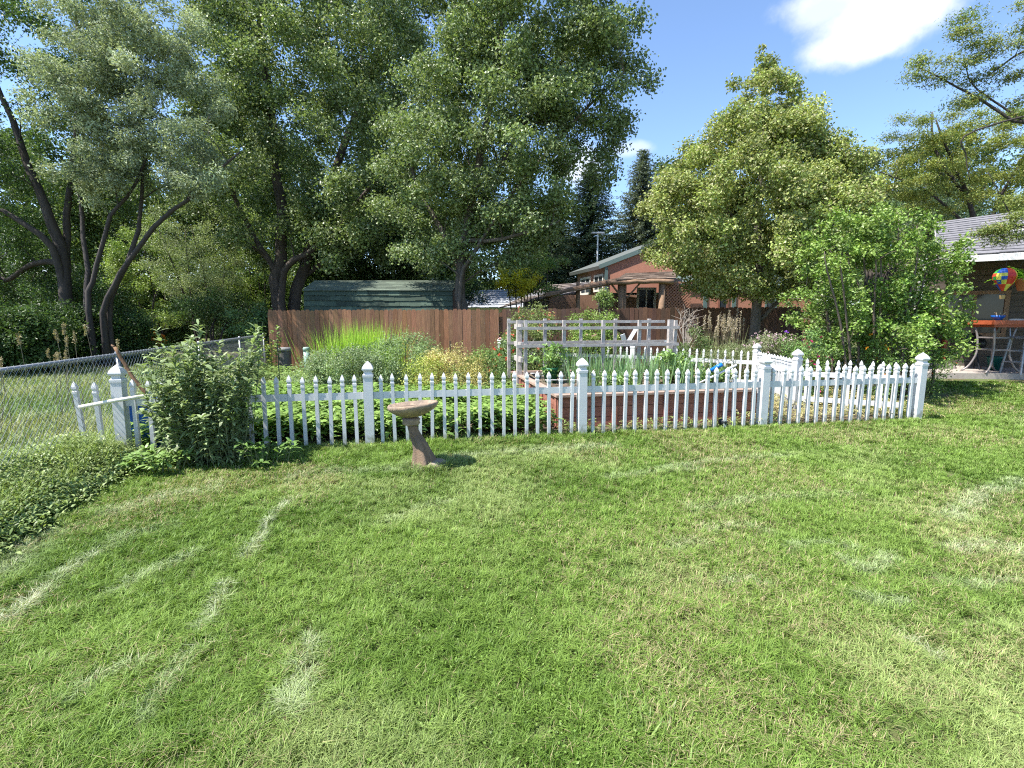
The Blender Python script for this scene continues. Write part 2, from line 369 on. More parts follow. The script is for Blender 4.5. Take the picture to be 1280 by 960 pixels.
# ------------------------------------------------------------------ ground sheets
def sheet(name, xs, ys, mat, dz, mask=None, kind='structure'):
    X, Y = np.meshgrid(xs, ys); Z = gz(X, Y) + dz
    g = Geo(); n = len(xs); i = np.arange(len(ys) - 1)[:, None] * n + np.arange(n - 1)[None, :]
    q = np.stack([i, i + 1, i + n + 1, i + n], -1).reshape(-1, 4)
    v = np.stack([X, Y, Z], -1).reshape(-1, 3)
    if mask is not None:
        c = v[q].mean(1); q = q[mask(c[:, 0], c[:, 1])]
    g.add(v, q); o = g.build(name, mat, smooth=True); o['kind'] = kind; return o
far = np.array([-900, -400, -200, -100, -60])
xs = np.concatenate([far, np.arange(-40, 40.1, .4), -far[::-1]]); ys = np.concatenate([[-60, -30, -15], np.arange(-8, 60.1, .4), -far[::-1]])
M_LAWN = mk('lawn_soil', (.085, .125, .03), nscale=60, namt=.5, rough=.95, col2=(.10, .085, .04), c2scale=1.2, bump=.3)
sheet('ground', xs, ys, M_LAWN, 0)
M_SOIL = mk('garden_soil', (.11, .08, .055), nscale=25, namt=.45, rough=.95, col2=(.16, .13, .09), c2scale=2, bump=.6)
sheet('garden_soil', np.arange(-8, 9.01, .1), np.arange(5.4, 15.8, .1), M_SOIL, .004,
      lambda x, y: (y > fline(x) + .03) & (x > cline(y) + .1) & (x < 6.3 - (y - 7.7) * .2))
M_FIELD = mk('field_soil', (.13, .115, .06), nscale=20, namt=.4, rough=.95, col2=(.075, .09, .03), c2scale=.8, bump=.4)
sheet('field', np.arange(-30, -3, .25), np.arange(-4, 34, .25), M_FIELD, .008, lambda x, y: (x < cline(y) - .05))
M_MULCH = mk('mulch', (.16, .12, .115), nscale=30, namt=.5, rough=.95, col2=(.32, .27, .27), c2scale=9, bump=.6)
sheet('mulch_bed', np.arange(-16, -8, .2), np.arange(16.5, 24, .2), M_MULCH, .016, lambda x, y: (x < -.4 * y - .8) & (np.hypot((x + 11.5) / 3.2, (y - 20) / 3) < 1))

# ------------------------------------------------------------------ white picket fences
def square_lathe(prof): 
    g = Geo(); g.lathe([(r * math.sqrt(2), z) for r, z in prof], sides=4, rot=PI / 4); return g
def mesh_of(g, name, mat, bev=0.0):
    o = g.build(name, mat); me = o.data; COL.objects.unlink(o); bpy.data.objects.remove(o); return me
PICK = mesh_of(square_lathe([(.021, .02), (.0205, .785), (.0245, .787), (.0245, .812), (.0185, .818), (.0185, .832), (.0255, .846), (.0245, .866), (.017, .893), (.002, .925)]), 'picket', WHITE)
POST = mesh_of(square_lathe([(.056, -.05), (.056, .90)]), 'post', WHITE)
CAP = mesh_of(square_lathe([(.0625, .895), (.0635, .925), (.052, .934), (.046, .95), (.046, .966), (.066, .985), (.068, .998), (.060, 1.025), (.040, 1.056), (.003, 1.095)]), 'post_cap', WHITE)
WORN = mk('grimy_vinyl', (.55, .55, .54), rough=.5, nscale=4, namt=.15, col2=(.33, .33, .30), c2scale=4)
def child(name, me, parent, loc, rz=0.0, rx=0.0, ry=0.0):
    o = bpy.data.objects.new(name, me); COL.objects.link(o); o.parent = parent; o.location = tuple(np.asarray(loc, float) - ORG[parent.name]); o.rotation_euler = (rx, ry, rz); ORG[o.name] = tuple(loc); return o
def fence_run(t, pts, npk, rails=(.66,), z0=0.0, last=0):
    for k in range(len(pts) - last):
        a = np.array(pts[k]); nx = np.array(pts[min(k + 1, len(pts) - 1)]) - np.array(pts[max(k - 1, 0)]); ang = math.atan2(nx[1], nx[0])
        z = z0 + float(gz(*a))
        p = child('post', POST, t, (a[0], a[1], z), ang, rng.normal() * .006, rng.normal() * .006); c = child('post_cap', CAP, p, (a[0], a[1], z), 0)
    for k in range(len(pts) - 1):
        a, b = np.array(pts[k]), np.array(pts[k + 1]); d = b - a; ang = math.atan2(d[1], d[0]); n = npk[k]
        for rzh in rails:
            g = Geo(); za, zb = z0 + float(gz(*a)) + rzh, z0 + float(gz(*b)) + rzh
            u = d / np.linalg.norm(d) * .06
            g.beam((a[0] + u[0], a[1] + u[1], za), (b[0] - u[0], b[1] - u[1], zb), .030, .085); g.build('rail', WHITE, t)
        for i in range(n):
            s = (i + 1) / (n + 1) + rng.normal() * .0008; q = a + d * s; off = np.array([d[1], -d[0]]) / np.linalg.norm(d) * .006
            child('picket', PICK, t, (q[0] + off[0], q[1] + off[1], z0 + float(gz(*q)) + rng.normal() * .006), ang + rng.normal() * .03, rng.normal() * .010, rng.normal() * .008)
fp = [on_line(FA, FB, px) for px in (157, 463, 727, 951, 1144)]
t = thing('picket_fence', 'long white vinyl picket fence across the front of the garden behind the bird bath', 'fence', (*fp[2], 0), 'white picket fences round the garden')
fence_run(t, fp, (17, 17, 17, 17))
# stub past the left end post
stub_end = fp[0] - fdir * .55
for k, (f, tl) in enumerate(((.21, -.02), (.38, -.05))):
    q = fp[0] - fdir * f; child('picket', PICK, t, (q[0], q[1], -.02 + .01 * k), FANG, .02, tl)
t = thing('picket_fence', 'white picket fence at the back of the garden turning a corner behind the raised bed', 'fence', (3.1, 12.8, 0), 'white picket fences round the garden')
bp = [(-.35, 15.0 - .25), (.65, 14.0), (3.1, 12.7), (5.42, 11.0), (5.05, 8.75), (6.38, 7.98)]
fence_run(t, bp, (7, 16, 17, 13, 9), rails=(.66, .22), last=1)
# loose white rail lying across the pickets
g = Geo(); a = P(99, 509, 5.38); b = P(187, 494, 5.52)
g.tube([a, (a + b) / 2 + [0, 0, .006], b], .021, 8, cap=True)
ivory = mk('ivory_pipe', (.72, .69, .60), rough=.45, nscale=5, namt=.08)
tag(g.build('loose_rail', ivory, origin=a, smooth=True), 'ivory white pipe hanging across the left end pickets of the front fence', 'pipe')
# broken branch leaning on the fence
g = Geo(); pts = spline([P(203, 512, 5.95), P(170, 477, 5.95), P(158, 458, 5.95), P(143, 434, 5.95)], 12); pts[:, 0] += rng.normal(size=12) * .004
g.tube(pts, np.linspace(.026, .018, 12), 7, (.19, .11, .06)); g.tube([P(158, 458, 5.95), P(155, 463, 5.93), P(157, 470, 5.9)], .008, 5, (.16, .09, .05)); g.tube([P(143, 434, 5.95), P(139, 431, 5.95)], [.018, .006], 5, (.2, .12, .07))
tag(g.build('branch', BARK, origin=P(203, 512, 5.95), smooth=True), 'bent brown branch sticking up behind the left end post of the picket fence', 'branch')
# blue board
blue = mk('blue_plastic', (.006, .085, .36), rough=.4, nscale=4, namt=.15)
t = thing('storage_tub', 'bright blue plastic tub behind the left end of the picket fence', 'tub', (-4.52, 6.22, 0))
g = Geo(); g.box((-4.44, 6.22, .29), (.74, .36, .58), FANG, taper=1.05); g.build('tub_body', blue, t)
g = Geo(); g.box((-4.44, 6.22, .595), (.80, .43, .03), FANG); g.build('rim', blue, t)
# ------------------------------------------------------------------ chain link fence
GALV = mk('galvanised_steel', (.28, .29, .30), rough=.45, metal=.75, nscale=12, namt=.15)
WIRE = mk('fence_wire', (.34, .35, .34), rough=.45, metal=.5, nscale=12, namt=.1)
CH = 1.16
def chain_link(name, label, A, B, posts, z=None):
    A, B = np.array(A), np.array(B); d = B - A; ln = np.linalg.norm(d); d /= ln
    t = thing(name, label, 'fence', (*((A + B) / 2), 0), 'chain link fences on the left')
    P3 = lambda s, h: np.array([A[0] + d[0] * s, A[1] + d[1] * s, h])
    g = Geo(); g.tube([P3(0, CH), P3(ln, CH)], .022, 8); g.build('top_rail', GALV, t, smooth=True)
    for s in posts:
        g = Geo(); g.tube([P3(s, -.1), P3(s, CH + .0)], .026, 8)
        g.lathe([(.033, CH - .03), (.034, CH + .03), (.02, CH + .05)], P3(s, 0), 8); g.build('post', GALV, t, smooth=True)
    g = Geo(); st = .085; y0 = .03
    off = np.array([d[1], -d[0]]) * .03
    for s in np.arange(-CH, ln, st):
        for sg in (1, -1):
            s0, s1 = s, s + CH - y0; h0, h1 = (y0, CH) if sg > 0 else (CH, y0)
            if s0 < 0: h0 += (h1 - h0) * (-s0) / (s1 - s0); s0 = 0
            if s1 > ln: h1 = h0 + (h1 - h0) * (ln - s0) / (s1 - s0); s1 = ln
            if s1 - s0 < .02: continue
            a, b = P3(s0, h0), P3(s1, h1); a[:2] += off; b[:2] += off
            g.tube([a, b], .0021, 3, cap=False)
    for s in np.arange(0, ln, st):     # twisted knuckles over the rail
        a = P3(s, CH - .03); b = P3(s + .012, CH + .03); a[:2] += off; b[:2] += off * .6; g.tube([a, b], .004, 3, cap=False)
    g.build('wire_mesh', WIRE, t)
    return t
sp = [np.linalg.norm(np.array([cline(y), y]) - CA) for y in (2.2, 4.0, 6.35, 9.3, 12.1, 14.7)]
chain_link('chain_link_fence', 'long grey chain link fence with tube top rail along the left side of the yard', CA, CB, sp)
# ------------------------------------------------------------------ wooden privacy fence
def plank_fence(name, label, A, B, ztop0, ztop1, col, var, mat, nsec):
    A, B = np.array(A), np.array(B); d = B - A; ln = np.linalg.norm(d); d /= ln; n = np.array([d[1], -d[0]]); ang = math.atan2(d[1], d[0])
    t = thing(name, label, 'fence', (*((A + B) / 2), 0), 'brown wooden privacy fences at the back')
    g = Geo(); W = .138; k = int(ln / W)
    for i in range(k):
        s = (i + .5) * W; zt = ztop0 + (ztop1 - ztop0) * s / ln + rng.normal() * .010; p = A + d * s + n * rng.normal() * .003
        c = np.array(col) * (1 + rng.normal() * var) * np.array([1 + rng.normal() * .05, 1, 1 + rng.normal() * .06]); wd = W - rng.random() * .006
        yaw = ang + rng.normal() * .035; cx, sx = math.cos(yaw), math.sin(yaw)
        pf = [(-wd / 2, .04), (wd / 2, .04), (wd / 2, zt - .035), (wd / 2 - .03, zt), (-wd / 2 + .03, zt), (-wd / 2, zt - .035)]
        v = []
        for dy in (-.009, .009):
            for x, z in pf: v.append((p[0] + cx * x - sx * dy, p[1] + sx * x + cx * dy, z))
        q = [[j, (j + 1) % 6, 6 + (j + 1) % 6, 6 + j] for j in range(6)] + [[0, 3, 4, 5], [0, 1, 2, 3], [6, 11, 10, 9], [6, 9, 8, 7]]
        g.add(v, q, col=np.clip(c, .01, 1))
    g.build('board_panel', mat, t)
    for h in (.35, 1.0, 1.6):
        g = Geo(); g.beam((*(A - n * .035), h), (*(B - n * .035), h), .035, .085, col=np.array(col) * .8); g.build('rail', mat, t)
    for i in range(nsec + 1):
        p = A + d * ln * i / nsec - n * .1; g = Geo(); g.box((p[0], p[1], ztop0 / 2 - .03), (.09, .09, ztop0 - .1), ang, col=np.array(col) * .8); g.build('post', mat, t)
    return t
CEDAR = mk('cedar_stain', attr=True, rough=.8, nscale=5, namt=.35, stretch=(6, 6, .7), bump=.25)
WM = (-.35, 15.1)
plank_fence('wooden_fence', 'reddish brown wooden board fence in front of the green shed', WL, WM, 1.90, 1.92, (.20, .098, .052), .20, CEDAR, 3)
plank_fence('wooden_fence', 'brown wooden board fence with tree shade in its colour between the roses and the pyramid shaped tree', (-.30, 15.14), (8.9, 15.3), 1.93, 2.0, (.105, .056, .036), .16, CEDAR, 4)  # tree shade is put into the board colour, darker than the left run
# ------------------------------------------------------------------ bird bath
STONE_DARK = mk('cast_stone_dark', (.20, .135, .09), rough=.88, nscale=12, namt=.3, bump=.4, bscale=50, col2=(.13, .095, .07), c2scale=6)
STONE = mk('cast_stone', (.31, .225, .155), rough=.85, nscale=22, namt=.38, bump=.35, bscale=60, col2=(.21, .16, .12), c2scale=5)
STONE_PALE = mk('cast_stone_pale', (.24, .195, .155), rough=.88, nscale=14, namt=.25, bump=.35, bscale=60)
Yb = 5.28; bb = G(531, 586)
t = thing('bird_bath', 'tan stone bird bath with a leaning tree stump pedestal standing on the lawn', 'bird bath', bb)
top = P(516, 526, bb[1] + .0)
path = spline([[bb[0] + .015, bb[1], .0], [bb[0] - .005, bb[1], .12], P(526, 556, bb[1]), P(518, 540, bb[1]), P(513, 522, bb[1])], 18)
g = Geo(); rg = []; K = 36; a = np.arange(K) * 2 * PI / K
for i, p in enumerate(path):
    s = i / 17; r0 = .105 * (1 - s) ** 1.9 + .046; r = r0 * (1 + .20 * np.cos(5 * a + 1.8 * s + .6) * (1 - .3 * s) + .07 * np.cos(9 * a - s * 3) + .025 * rng.normal(size=K))
    tl = np.array([.25, 0, 1]) * 1.0
    rg.append(np.stack([p[0] + np.cos(a) * r, p[1] + np.sin(a) * r, p[2] + np.cos(a) * r * .12], -1))
g.rings(rg); g.build('pedestal', STONE_DARK, t, smooth=True)
g = Geo(); g.lathe([(.02, 0), (.085, .005), (.095, .02), (.088, .045), (.098, .06), (.085, .075), (.02, .08)], P(514, 528, bb[1]) - [0, 0, .025], 24); g.build('collar', STONE, t, smooth=True)
g = Geo(); prof = [(.02, 0), (.105, .008), (.17, .035), (.235, .075), (.262, .105), (.268, .128), (.258, .147), (.243, .143), (.205, .112), (.12, .085), (.0, .078)]
K = 48; a = np.arange(K) * 2 * PI / K; rg = []
for r, z in prof:
    rr = r * (1 + .012 * np.sin(3 * a) + .008 * np.sin(7 * a)); rg.append(np.stack([np.cos(a) * rr, np.sin(a) * rr, np.full(K, z) + .022 * np.cos(a) * rr / .26 - .012 * np.sin(a) * rr / .26], -1) + P(516, 521, bb[1]))
g.rings(rg, cap=False); bowl = g.build('bowl', STONE, t, smooth=True)
g = Geo(); g.lathe([(.0, .094), (.12, .1), (.17, .101), (.172, .099), (.0, .09)], P(516, 521, bb[1]), 28); g.build('dried_silt', mk('silt', (.14, .10, .075), rough=.9, nscale=40, namt=.5), bowl)
g = Geo(); rg = []; c = G(539, 587)
for r, z in ((.16, -.02), (.165, .03), (.15, .06), (.11, .085), (.05, .095)):
    rr = r * (1 + .06 * np.sin(3 * a + 1) + .05 * np.sin(5 * a) + .02 * rng.normal(size=K)); rg.append(np.stack([c[0] + np.cos(a) * rr * 1.05, c[1] + .03 + np.sin(a) * rr, np.full(K, z) * (1 + .2 * np.cos(a))], -1))
g.rings(rg); g.build('base', STONE_PALE, t, smooth=True)
# ------------------------------------------------------------------ raised bed, trellis
REDWOOD = mk('red_stained_wood', attr=True, rough=.75, nscale=6, namt=.3, stretch=(1, 1, 4), bump=.2)
GREYWOOD = mk('weathered_wood', (.37, .33, .305), rough=.85, nscale=10, namt=.3, stretch=(1, 1, 1), bump=.3, col2=(.42, .39, .37), c2scale=4)
B0 = np.array([.70, 7.22]); bu = np.array([3.32, .66]); bw = np.linalg.norm(bu); bu /= bw; bv = np.array([-bu[1], bu[0]]); bd = 3.4; BANG = math.atan2(bu[1], bu[0])
BH = .50
def bedp(s, r, z=0.0): q = B0 + bu * s + bv * r; return np.array([q[0], q[1], z])
t = thing('raised_bed', 'large raised garden bed of red brown stained boards behind the picket fence', 'garden bed', bedp(bw / 2, bd / 2), None)
RW = np.array([.30, .12, .085])
for nm, (s0, r0, s1, r1) in {'front_wall': (0, 0, bw, 0), 'back_wall': (0, bd, bw, bd), 'left_wall': (0, .05, 0, bd - .05), 'right_wall': (bw, .05, bw, bd - .05)}.items():
    g = Geo()
    for k in range(3):
        n = 2
        for j in range(n):
            f0, f1 = j / n, (j + 1) / n; a = bedp(s0 + (s1 - s0) * f0, r0 + (r1 - r0) * f0, .085 + k * .155); b = bedp(s0 + (s1 - s0) * f1, r0 + (r1 - r0) * f1, .085 + k * .155)
            g.beam(a, b, .045 + .004 * k, .148, RW * (1 + rng.normal() * .05))
    Lw = math.hypot(s1 - s0, r1 - r0); m = int(Lw / .8)
    for j in range(m + 1):
        f = j / m; q = bedp(s0 + (s1 - s0) * f, r0 + (r1 - r0) * f); off = (-bv if nm == 'front_wall' else bv if nm == 'back_wall' else -bu if nm == 'left_wall' else bu) * .036
        g.box((q[0] + off[0], q[1] + off[1], .235), (.085, .028, .46) if nm in ('front_wall', 'back_wall') else (.028, .085, .46), BANG, RW * (1 + rng.normal() * .08))
    g.build(nm, REDWOOD, t)
g = Geo()
for a, b in (((-.07, .0), (bw + .07, .0)), ((-.07, bd), (bw + .07, bd)), ((0, .075), (0, bd - .075)), ((bw, .075), (bw, bd - .075))):
    g.beam(bedp(*a, BH - .005), bedp(*b, BH - .005), .14, .035, np.array([.36, .25, .20]))
g.build('cap_board', REDWOOD, t)
g = Geo(); n = 40; v = []
for i in range(n):
    for j in range(n):
        p = bedp(.04 + (bw - .08) * i / (n - 1), .04 + (bd - .08) * j / (n - 1), .44 + .05 * rng.random()); v.append(p)
i = np.arange(n - 1)[:, None] * n + np.arange(n - 1)[None]; g.add(v, np.stack([i, i + n, i + n + 1, i + 1], -1).reshape(-1, 4)); g.build('bed_soil', M_SOIL, t)
t = thing('trellis', 'weathered grey wooden trellis frame with two rows of posts over the raised bed', 'trellis', bedp(1.5, 2.8, .45))
def tr_row(r, pxs, ztops, railz, s0=.02, s1=3.35):
    for px in pxs:
        q = on_line(bedp(-2, r)[:2], bedp(5, r)[:2], px, 1.3); g = Geo(); g.box((q[0], q[1], (.40 + ztops) / 2), (.062, .055, ztops - .40), BANG + rng.normal() * .05); g.build('post', GREYWOOD, t)
    for z in railz:
        g = Geo(); e = -bv * .05; g.beam(bedp(s0, r, z) + [*e, 0], bedp(s1, r, z + .01) + [*e, 0], .035, .058); g.build('rail', GREYWOOD, t)
tr_row(2.45, (657, 705, 754, 799, 844), 1.60, (1.44, 1.10), -.15, 3.25)
tr_row(3.15, (636, 681, 726, 769, 811), 1.63, (1.56, 1.13), -.2, 3.3)
q = bedp(-.02, 2.75); g = Geo(); g.box((q[0], q[1], .79), (.10, .10, 1.62), BANG); g.build('corner_post', GREYWOOD, t)
for z in (1.47, 1.12, .83):
    g = Geo(); g.beam(bedp(-.03, 2.46, z), bedp(-.03, 3.12, z), .05, .10); g.build('end_rail', GREYWOOD, t)
q = bedp(3.27, 2.8); g = Geo(); g.box((q[0], q[1], .99), (.09, .09, 1.24), BANG); g.build('corner_post', GREYWOOD, t)
# small things in the garden
g = Geo(); a = P(868, 482, 7.5); a2 = P(906, 465, 7.35); b = P(921, 456, 7.3)
t = thing('garden_wand', 'white pole with a blue grip resting on top of the pickets left of a post', 'tool', a)
g.tube([a, b], .017, 8); g.build('shaft', WHITE, t, smooth=True)
g = Geo(); a3 = P(891, 464, 7.38) + [0, 0, .02]; b3 = P(903, 456, 7.3) + [0, 0, .035]; g.tube([P(889, 463, 7.4), P(897, 460, 7.36)+[0,0,.02], P(903, 457, 7.33)+[0,0,.02]], .03, 8); g.build('grip', mk('blue_grip', (.01, .16, .5), rough=.4), t, smooth=True)
t = thing('spike_light', 'small black garden spotlight at the foot of the picket fence', 'garden light', (*G(901, 540)[:2], 0))
o = np.array([*G(903, 537)[:2], 0]); BLACK = mk('black_plastic', (.012, .013, .015), rough=.4, nscale=9, namt=.2)
g = Geo(); g.lathe([(.004, -.05), (.012, .05), (.014, .07)], o, 8); g.build('spike', BLACK, t)
g = Geo(); g.lathe([(.035, .06), (.06, .075), (.065, .13), (.05, .155), (.01, .165)], o, 14); g.build('lamp_head', BLACK, t, smooth=True)
STK = mk('dark_green_steel', (.012, .03, .02), rough=.5)
for px, py0, py1, lab in ((350, 480, 432, 'thin dark stake leftmost of the row, in front of the grey meter post'), (443, 480, 432, 'thin dark stake in front of the bright green grass clump'), (508, 478, 428, 'thin dark stake between the green mound and the yellow mound'), (563, 476, 427, 'thin dark stake in front of the yellow mound, rightmost of the row')):
    q = G(px, py0 + 10); g = Geo(); tp = P(px, py1, q[1]); g.tube([[q[0], q[1], -.05], [q[0] + .01, q[1], tp[2]]], .011, 6); g.tube([[q[0] + .01, q[1], tp[2]], [q[0] + .01, q[1], tp[2] + .01]], .016, 6)
    tag(g.build('garden_stake', STK, origin=(q[0], q[1], 0)), lab, 'stake', 'garden stakes')
MET = mk('meter_grey', (.10, .095, .09), rough=.6, nscale=6, namt=.2)
q = P(357, 455, 14.0); q[2] = 0; t = thing('utility_box', 'dark grey round topped utility box by the wooden fence', 'utility box', q)
g = Geo(); g.lathe([(.165, -.05), (.16, .70), (.155, .74)], q, 14); g.build('box_body', MET, t, smooth=False)
g = Geo(); g.lathe([(.175, .735), (.178, .79), (.15, .83), (.02, .84)], q, 14); g.build('lid', mk('lid_grey', (.2, .2, .2), rough=.6), t, smooth=True)
PG = mk('pale_green_plastic', (.26, .36, .30), rough=.5, nscale=5, namt=.12)
q = P(384, 455, 13.2); q[2] = 0; t = thing('cable_pedestal', 'pale green cable pedestal tube beside the grey utility box', 'pedestal', q)
g = Geo(); g.lathe([(.082, -.05), (.08, .80)], q, 14); g.build('tube', PG, t, smooth=True)
g = Geo(); g.lathe([(.09, .78), (.09, .86), (.07, .885), (.01, .89)], q, 14); g.build('cap', PG, t, smooth=True)
STEEL = mk('grey_steel', (.33, .33, .34), rough=.45, metal=.5)
q = P(735, 425, 13.6); q[2] = 0; t = thing('grill_bowl', 'grey metal kettle bowl on legs seen through the trellis', 'fire bowl', q)
g = Geo(); g.lathe([(.1, .70), (.34, .78), (.44, .90), (.46, 1.02), (.47, 1.04), (.44, 1.04), (.4, .92), (.1, .78)], q, 24, cap=False); g.build('bowl', STEEL, t, smooth=True)
for a in (0.6, 2.7, 4.8):
    g = Geo(); g.tube([q + [math.cos(a) * .2, math.sin(a) * .2, .78], q + [math.cos(a) * .42, math.sin(a) * .42, 0]], .015, 6); g.build('leg', MET, t)
q = P(793, 432, 12.9); t = thing('white_boards', 'white boards leaning crossed against the back picket fence', 'boards', (q[0], q[1], 0))
g = Geo(); g.beam(P(783, 431, 12.4), P(796, 409, 12.5), .03, .09, up=(1, 0, .3)); g.build('board', WHITE, t)
g = Geo(); g.beam(P(782, 431, 12.35), P(778, 418, 12.3), .03, .11, up=(1, 0, .3)); g.build('board', WHITE, t)
g = Geo(); g.beam(P(772, 431, 12.3), P(838, 426, 12.55), .03, .06); g.build('board', WHITE, t)
t = thing('drip_hose', 'white drip watering pipes lying in the raised bed', 'hose', bedp(1, 1.5, .5))
for r in (1.2, 1.9, 2.3):
    g = Geo(); g.tube(spline([bedp(.1, r, .58), bedp(.9, r + .1, .56), bedp(1.9, r - .06, .6), bedp(2.9, r + .05, .57)], 12), .012, 6); g.build('pipe', WHITE, t, smooth=True)
# ------------------------------------------------------------------ shed
GSH = mk('green_shingle', attr=True, rough=.9, nscale=25, namt=.3)
def shingles(g, a, b, c, d, courses, tab, th, col, var, jag=.12, overlap=1.25):
    """a-b lower edge, d-c upper edge"""
    a, b, c, d = map(lambda x: np.asarray(x, float), (a, b, c, d)); n = norm(np.cross(b - a, d - a))
    for k in range(courses):
        f0 = k / courses; f1 = min(1, (k + overlap) / courses); l0, r0 = a + (d - a) * f0, b + (c - b) * f0; l1, r1 = a + (d - a) * f1, b + (c - b) * f1
        m = max(2, int(np.linalg.norm(r0 - l0) / tab)); o = (k % 2) * .5
        ed = np.clip((np.arange(m + 2) - o) / m, 0, 1)
        for i in range(m + 1):
            if ed[i + 1] - ed[i] < 1e-4: continue
            sft = (l1 - l0) * rng.random() * jag - (l1 - l0) * .02
            p0, p1 = l0 + (r0 - l0) * ed[i] + sft, l0 + (r0 - l0) * ed[i + 1] + sft; p2, p3 = l1 + (r1 - l1) * ed[i + 1], l1 + (r1 - l1) * ed[i]
            h = th * (1 + .5 * rng.random()); cc = np.array(col) * (1 + rng.normal() * var)
            v = [p0 + n * .002, p1 + n * .002, p1 + n * (h + .004), p0 + n * (h + .004), p2 + n * .004, p3 + n * .004]
            g.add(v, [[0, 1, 2, 3], [3, 2, 4, 5]], col=np.clip(cc, .005, 1))
SY = 17.0; t = thing('garden_shed', 'barn style shed with dark green shingled roof behind the wooden fence', 'shed', (P(470, 400, SY)[0], SY + 1.2, 0))
x0, x1 = P(381, 380, SY)[0], P(566, 380, SY)[0]; zk = P(470, 363, SY)[2]; zr = P(470, 349.5, SY + .9)[2]; ze = zk - 1.25
g = Geo(); SW = mk('shed_siding', (.10, .06, .045), rough=.8, nscale=5, namt=.2, stretch=(6, 6, 1))
g.box(((x0 + x1) / 2, SY + 1.45, ze / 2 + .05), (x1 - x0 - .15, 2.1, ze + .1)); g.build('wall', SW, t)
for nm, y, e in (('front', SY, -1), ('back', SY + 2.7, 1)):
    g = Geo(); ylow = y + e * .12
    A = [(x0, ylow, ze), (x1, ylow, ze), (x1, y + .0, zk), (x0, y, zk)] if e < 0 else [(x1, ylow, ze), (x0, ylow, ze), (x0, y, zk), (x1, y, zk)]
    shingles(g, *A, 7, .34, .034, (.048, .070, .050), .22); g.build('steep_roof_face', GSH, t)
    g = Geo(); ex = .16
    A2 = [(x0 - .02, y + e * .08, zk - .015), (x1 + .02, y + e * .08, zk - .015), (x1 + ex, SY + 1.35, zr), (x0 - ex, SY + 1.35, zr)] if e < 0 else [(x1 + .02, y + e * .08, zk - .015), (x0 - .02, y + e * .08, zk - .015), (x0 - ex, SY + 1.35, zr), (x1 + ex, SY + 1.35, zr)]
    shingles(g, *A2, 7, .34, .010, (.090, .112, .084), .12, .05); g.build('top_roof_face', GSH, t)  # upper slope coloured paler to paint in its sunlit look
for x in (x0 + .05, x1 - .05):
    g = Geo(); pf = [(SY + .02, ze), (SY + .1, zk - .04), (SY + 1.35, zr - .05), (SY + 2.6, zk - .04), (SY + 2.7, ze)]
    v = [(x + dx, y, z) for dx in (-.03, .03) for y, z in pf]; q = [[j, (j + 1) % 5, 5 + (j + 1) % 5, 5 + j] for j in range(5)]
    g.add(v, q + [[0, 1, 2, 3], [5, 8, 7, 6]], [[0, 3, 4], [5, 9, 8]]); g.build('gable', SW, t)
# ------------------------------------------------------------------ neighbour's house (brown, far behind the fence)
SID = mk('salmon_siding', (.39, .175, .115), rough=.8, nscale=2, namt=.08, stretch=(4, 4, .4))
BRN = mk('brown_siding', (.27, .155, .105), rough=.8, nscale=3, namt=.15, stretch=(8, 8, .5))
TEAL = mk('green_grey_trim', (.10, .145, .135), rough=.6, nscale=4, namt=.1)
BRNROOF = mk('brown_shingle', attr=True, rough=.9, nscale=20, namt=.35)
LOG = mk('log_brown', (.26, .165, .105), rough=.85, nscale=6, namt=.35, stretch=(1, 4, 4))
GLASS = mk('window_glass', (.03, .035, .04), rough=.12, spec=.35, nscale=1, namt=.1)
CREAM = mk('cream_trim', (.55, .53, .47), rough=.6)
DARK = mk('dark_interior', (.03, .028, .026), rough=.8)
def wall_poly(name, pts, mat, parent, th=.15):
    """vertical wall from a list of bottom/top points (planar polygon, extruded backwards)"""
    pts = np.asarray(pts, float); e1 = pts[1] - pts[0]; n = norm(np.cross(e1, pts[-1] - pts[0])); m = len(pts)
    v = np.vstack([pts, pts - n * th]); g = Geo()
    tr = [[0, i, i + 1] for i in range(1, m - 1)] + [[m, m + i + 1, m + i] for i in range(1, m - 1)]
    g.add(v, [[j, j + m, (j + 1) % m + m, (j + 1) % m] for j in range(m)], tr); return g.build(name, mat, parent)
def window(parent, p0, p1, z0, z1, frame=.07, bars=1, fm=None, gm=None, out=.03, name='window'):
    """window on the vertical plane through p0,p1 (xy, left to right seen from outside)"""
    p0, p1 = np.array(p0[:2], float), np.array(p1[:2], float); d = norm(p1 - p0); n = np.array([d[1], -d[0]]); o = n * out
    Q = lambda p, z, k=1.0: np.array([p[0] + o[0] * k, p[1] + o[1] * k, z])
    g = Geo(); g.beam(Q(p0 - d * frame / 2, z0), Q(p1 + d * frame / 2, z0), .06, frame); g.beam(Q(p0 - d * frame / 2, z1), Q(p1 + d * frame / 2, z1), .06, frame)
    for f in np.linspace(0, 1, bars + 2):
        q = p0 + (p1 - p0) * f; wd = frame if f in (0, 1) else frame * .6
        g.beam(Q(q, z0 + frame / 2, .98), Q(q, z1 - frame / 2, .98), wd, .055, up=(*d, 0)) if False else g.box((q[0] + o[0], q[1] + o[1], (z0 + z1) / 2), (wd, .05, z1 - z0 - frame), math.atan2(d[1], d[0]))
    w = g.build(name, fm or CREAM, parent)
    g = Geo(); q = (p0 + p1) / 2 + o * .5; g.box((q[0], q[1], (z0 + z1) / 2), (np.linalg.norm(p1 - p0), .02, z1 - z0 - .02), math.atan2(d[1], d[0])); g.build('pane', gm or GLASS, w)
    return w
HY = 30.0
t = thing('brown_house', 'two storey salmon brown house with teal roof trim beyond the wooden fence', 'house', (P(800, 400, HY)[0], HY + 3, 0))
c0 = P(758, 330, HY)                                    # near corner of the upper storey
zu = P(758, 331, HY)[2]; zb = 3.2
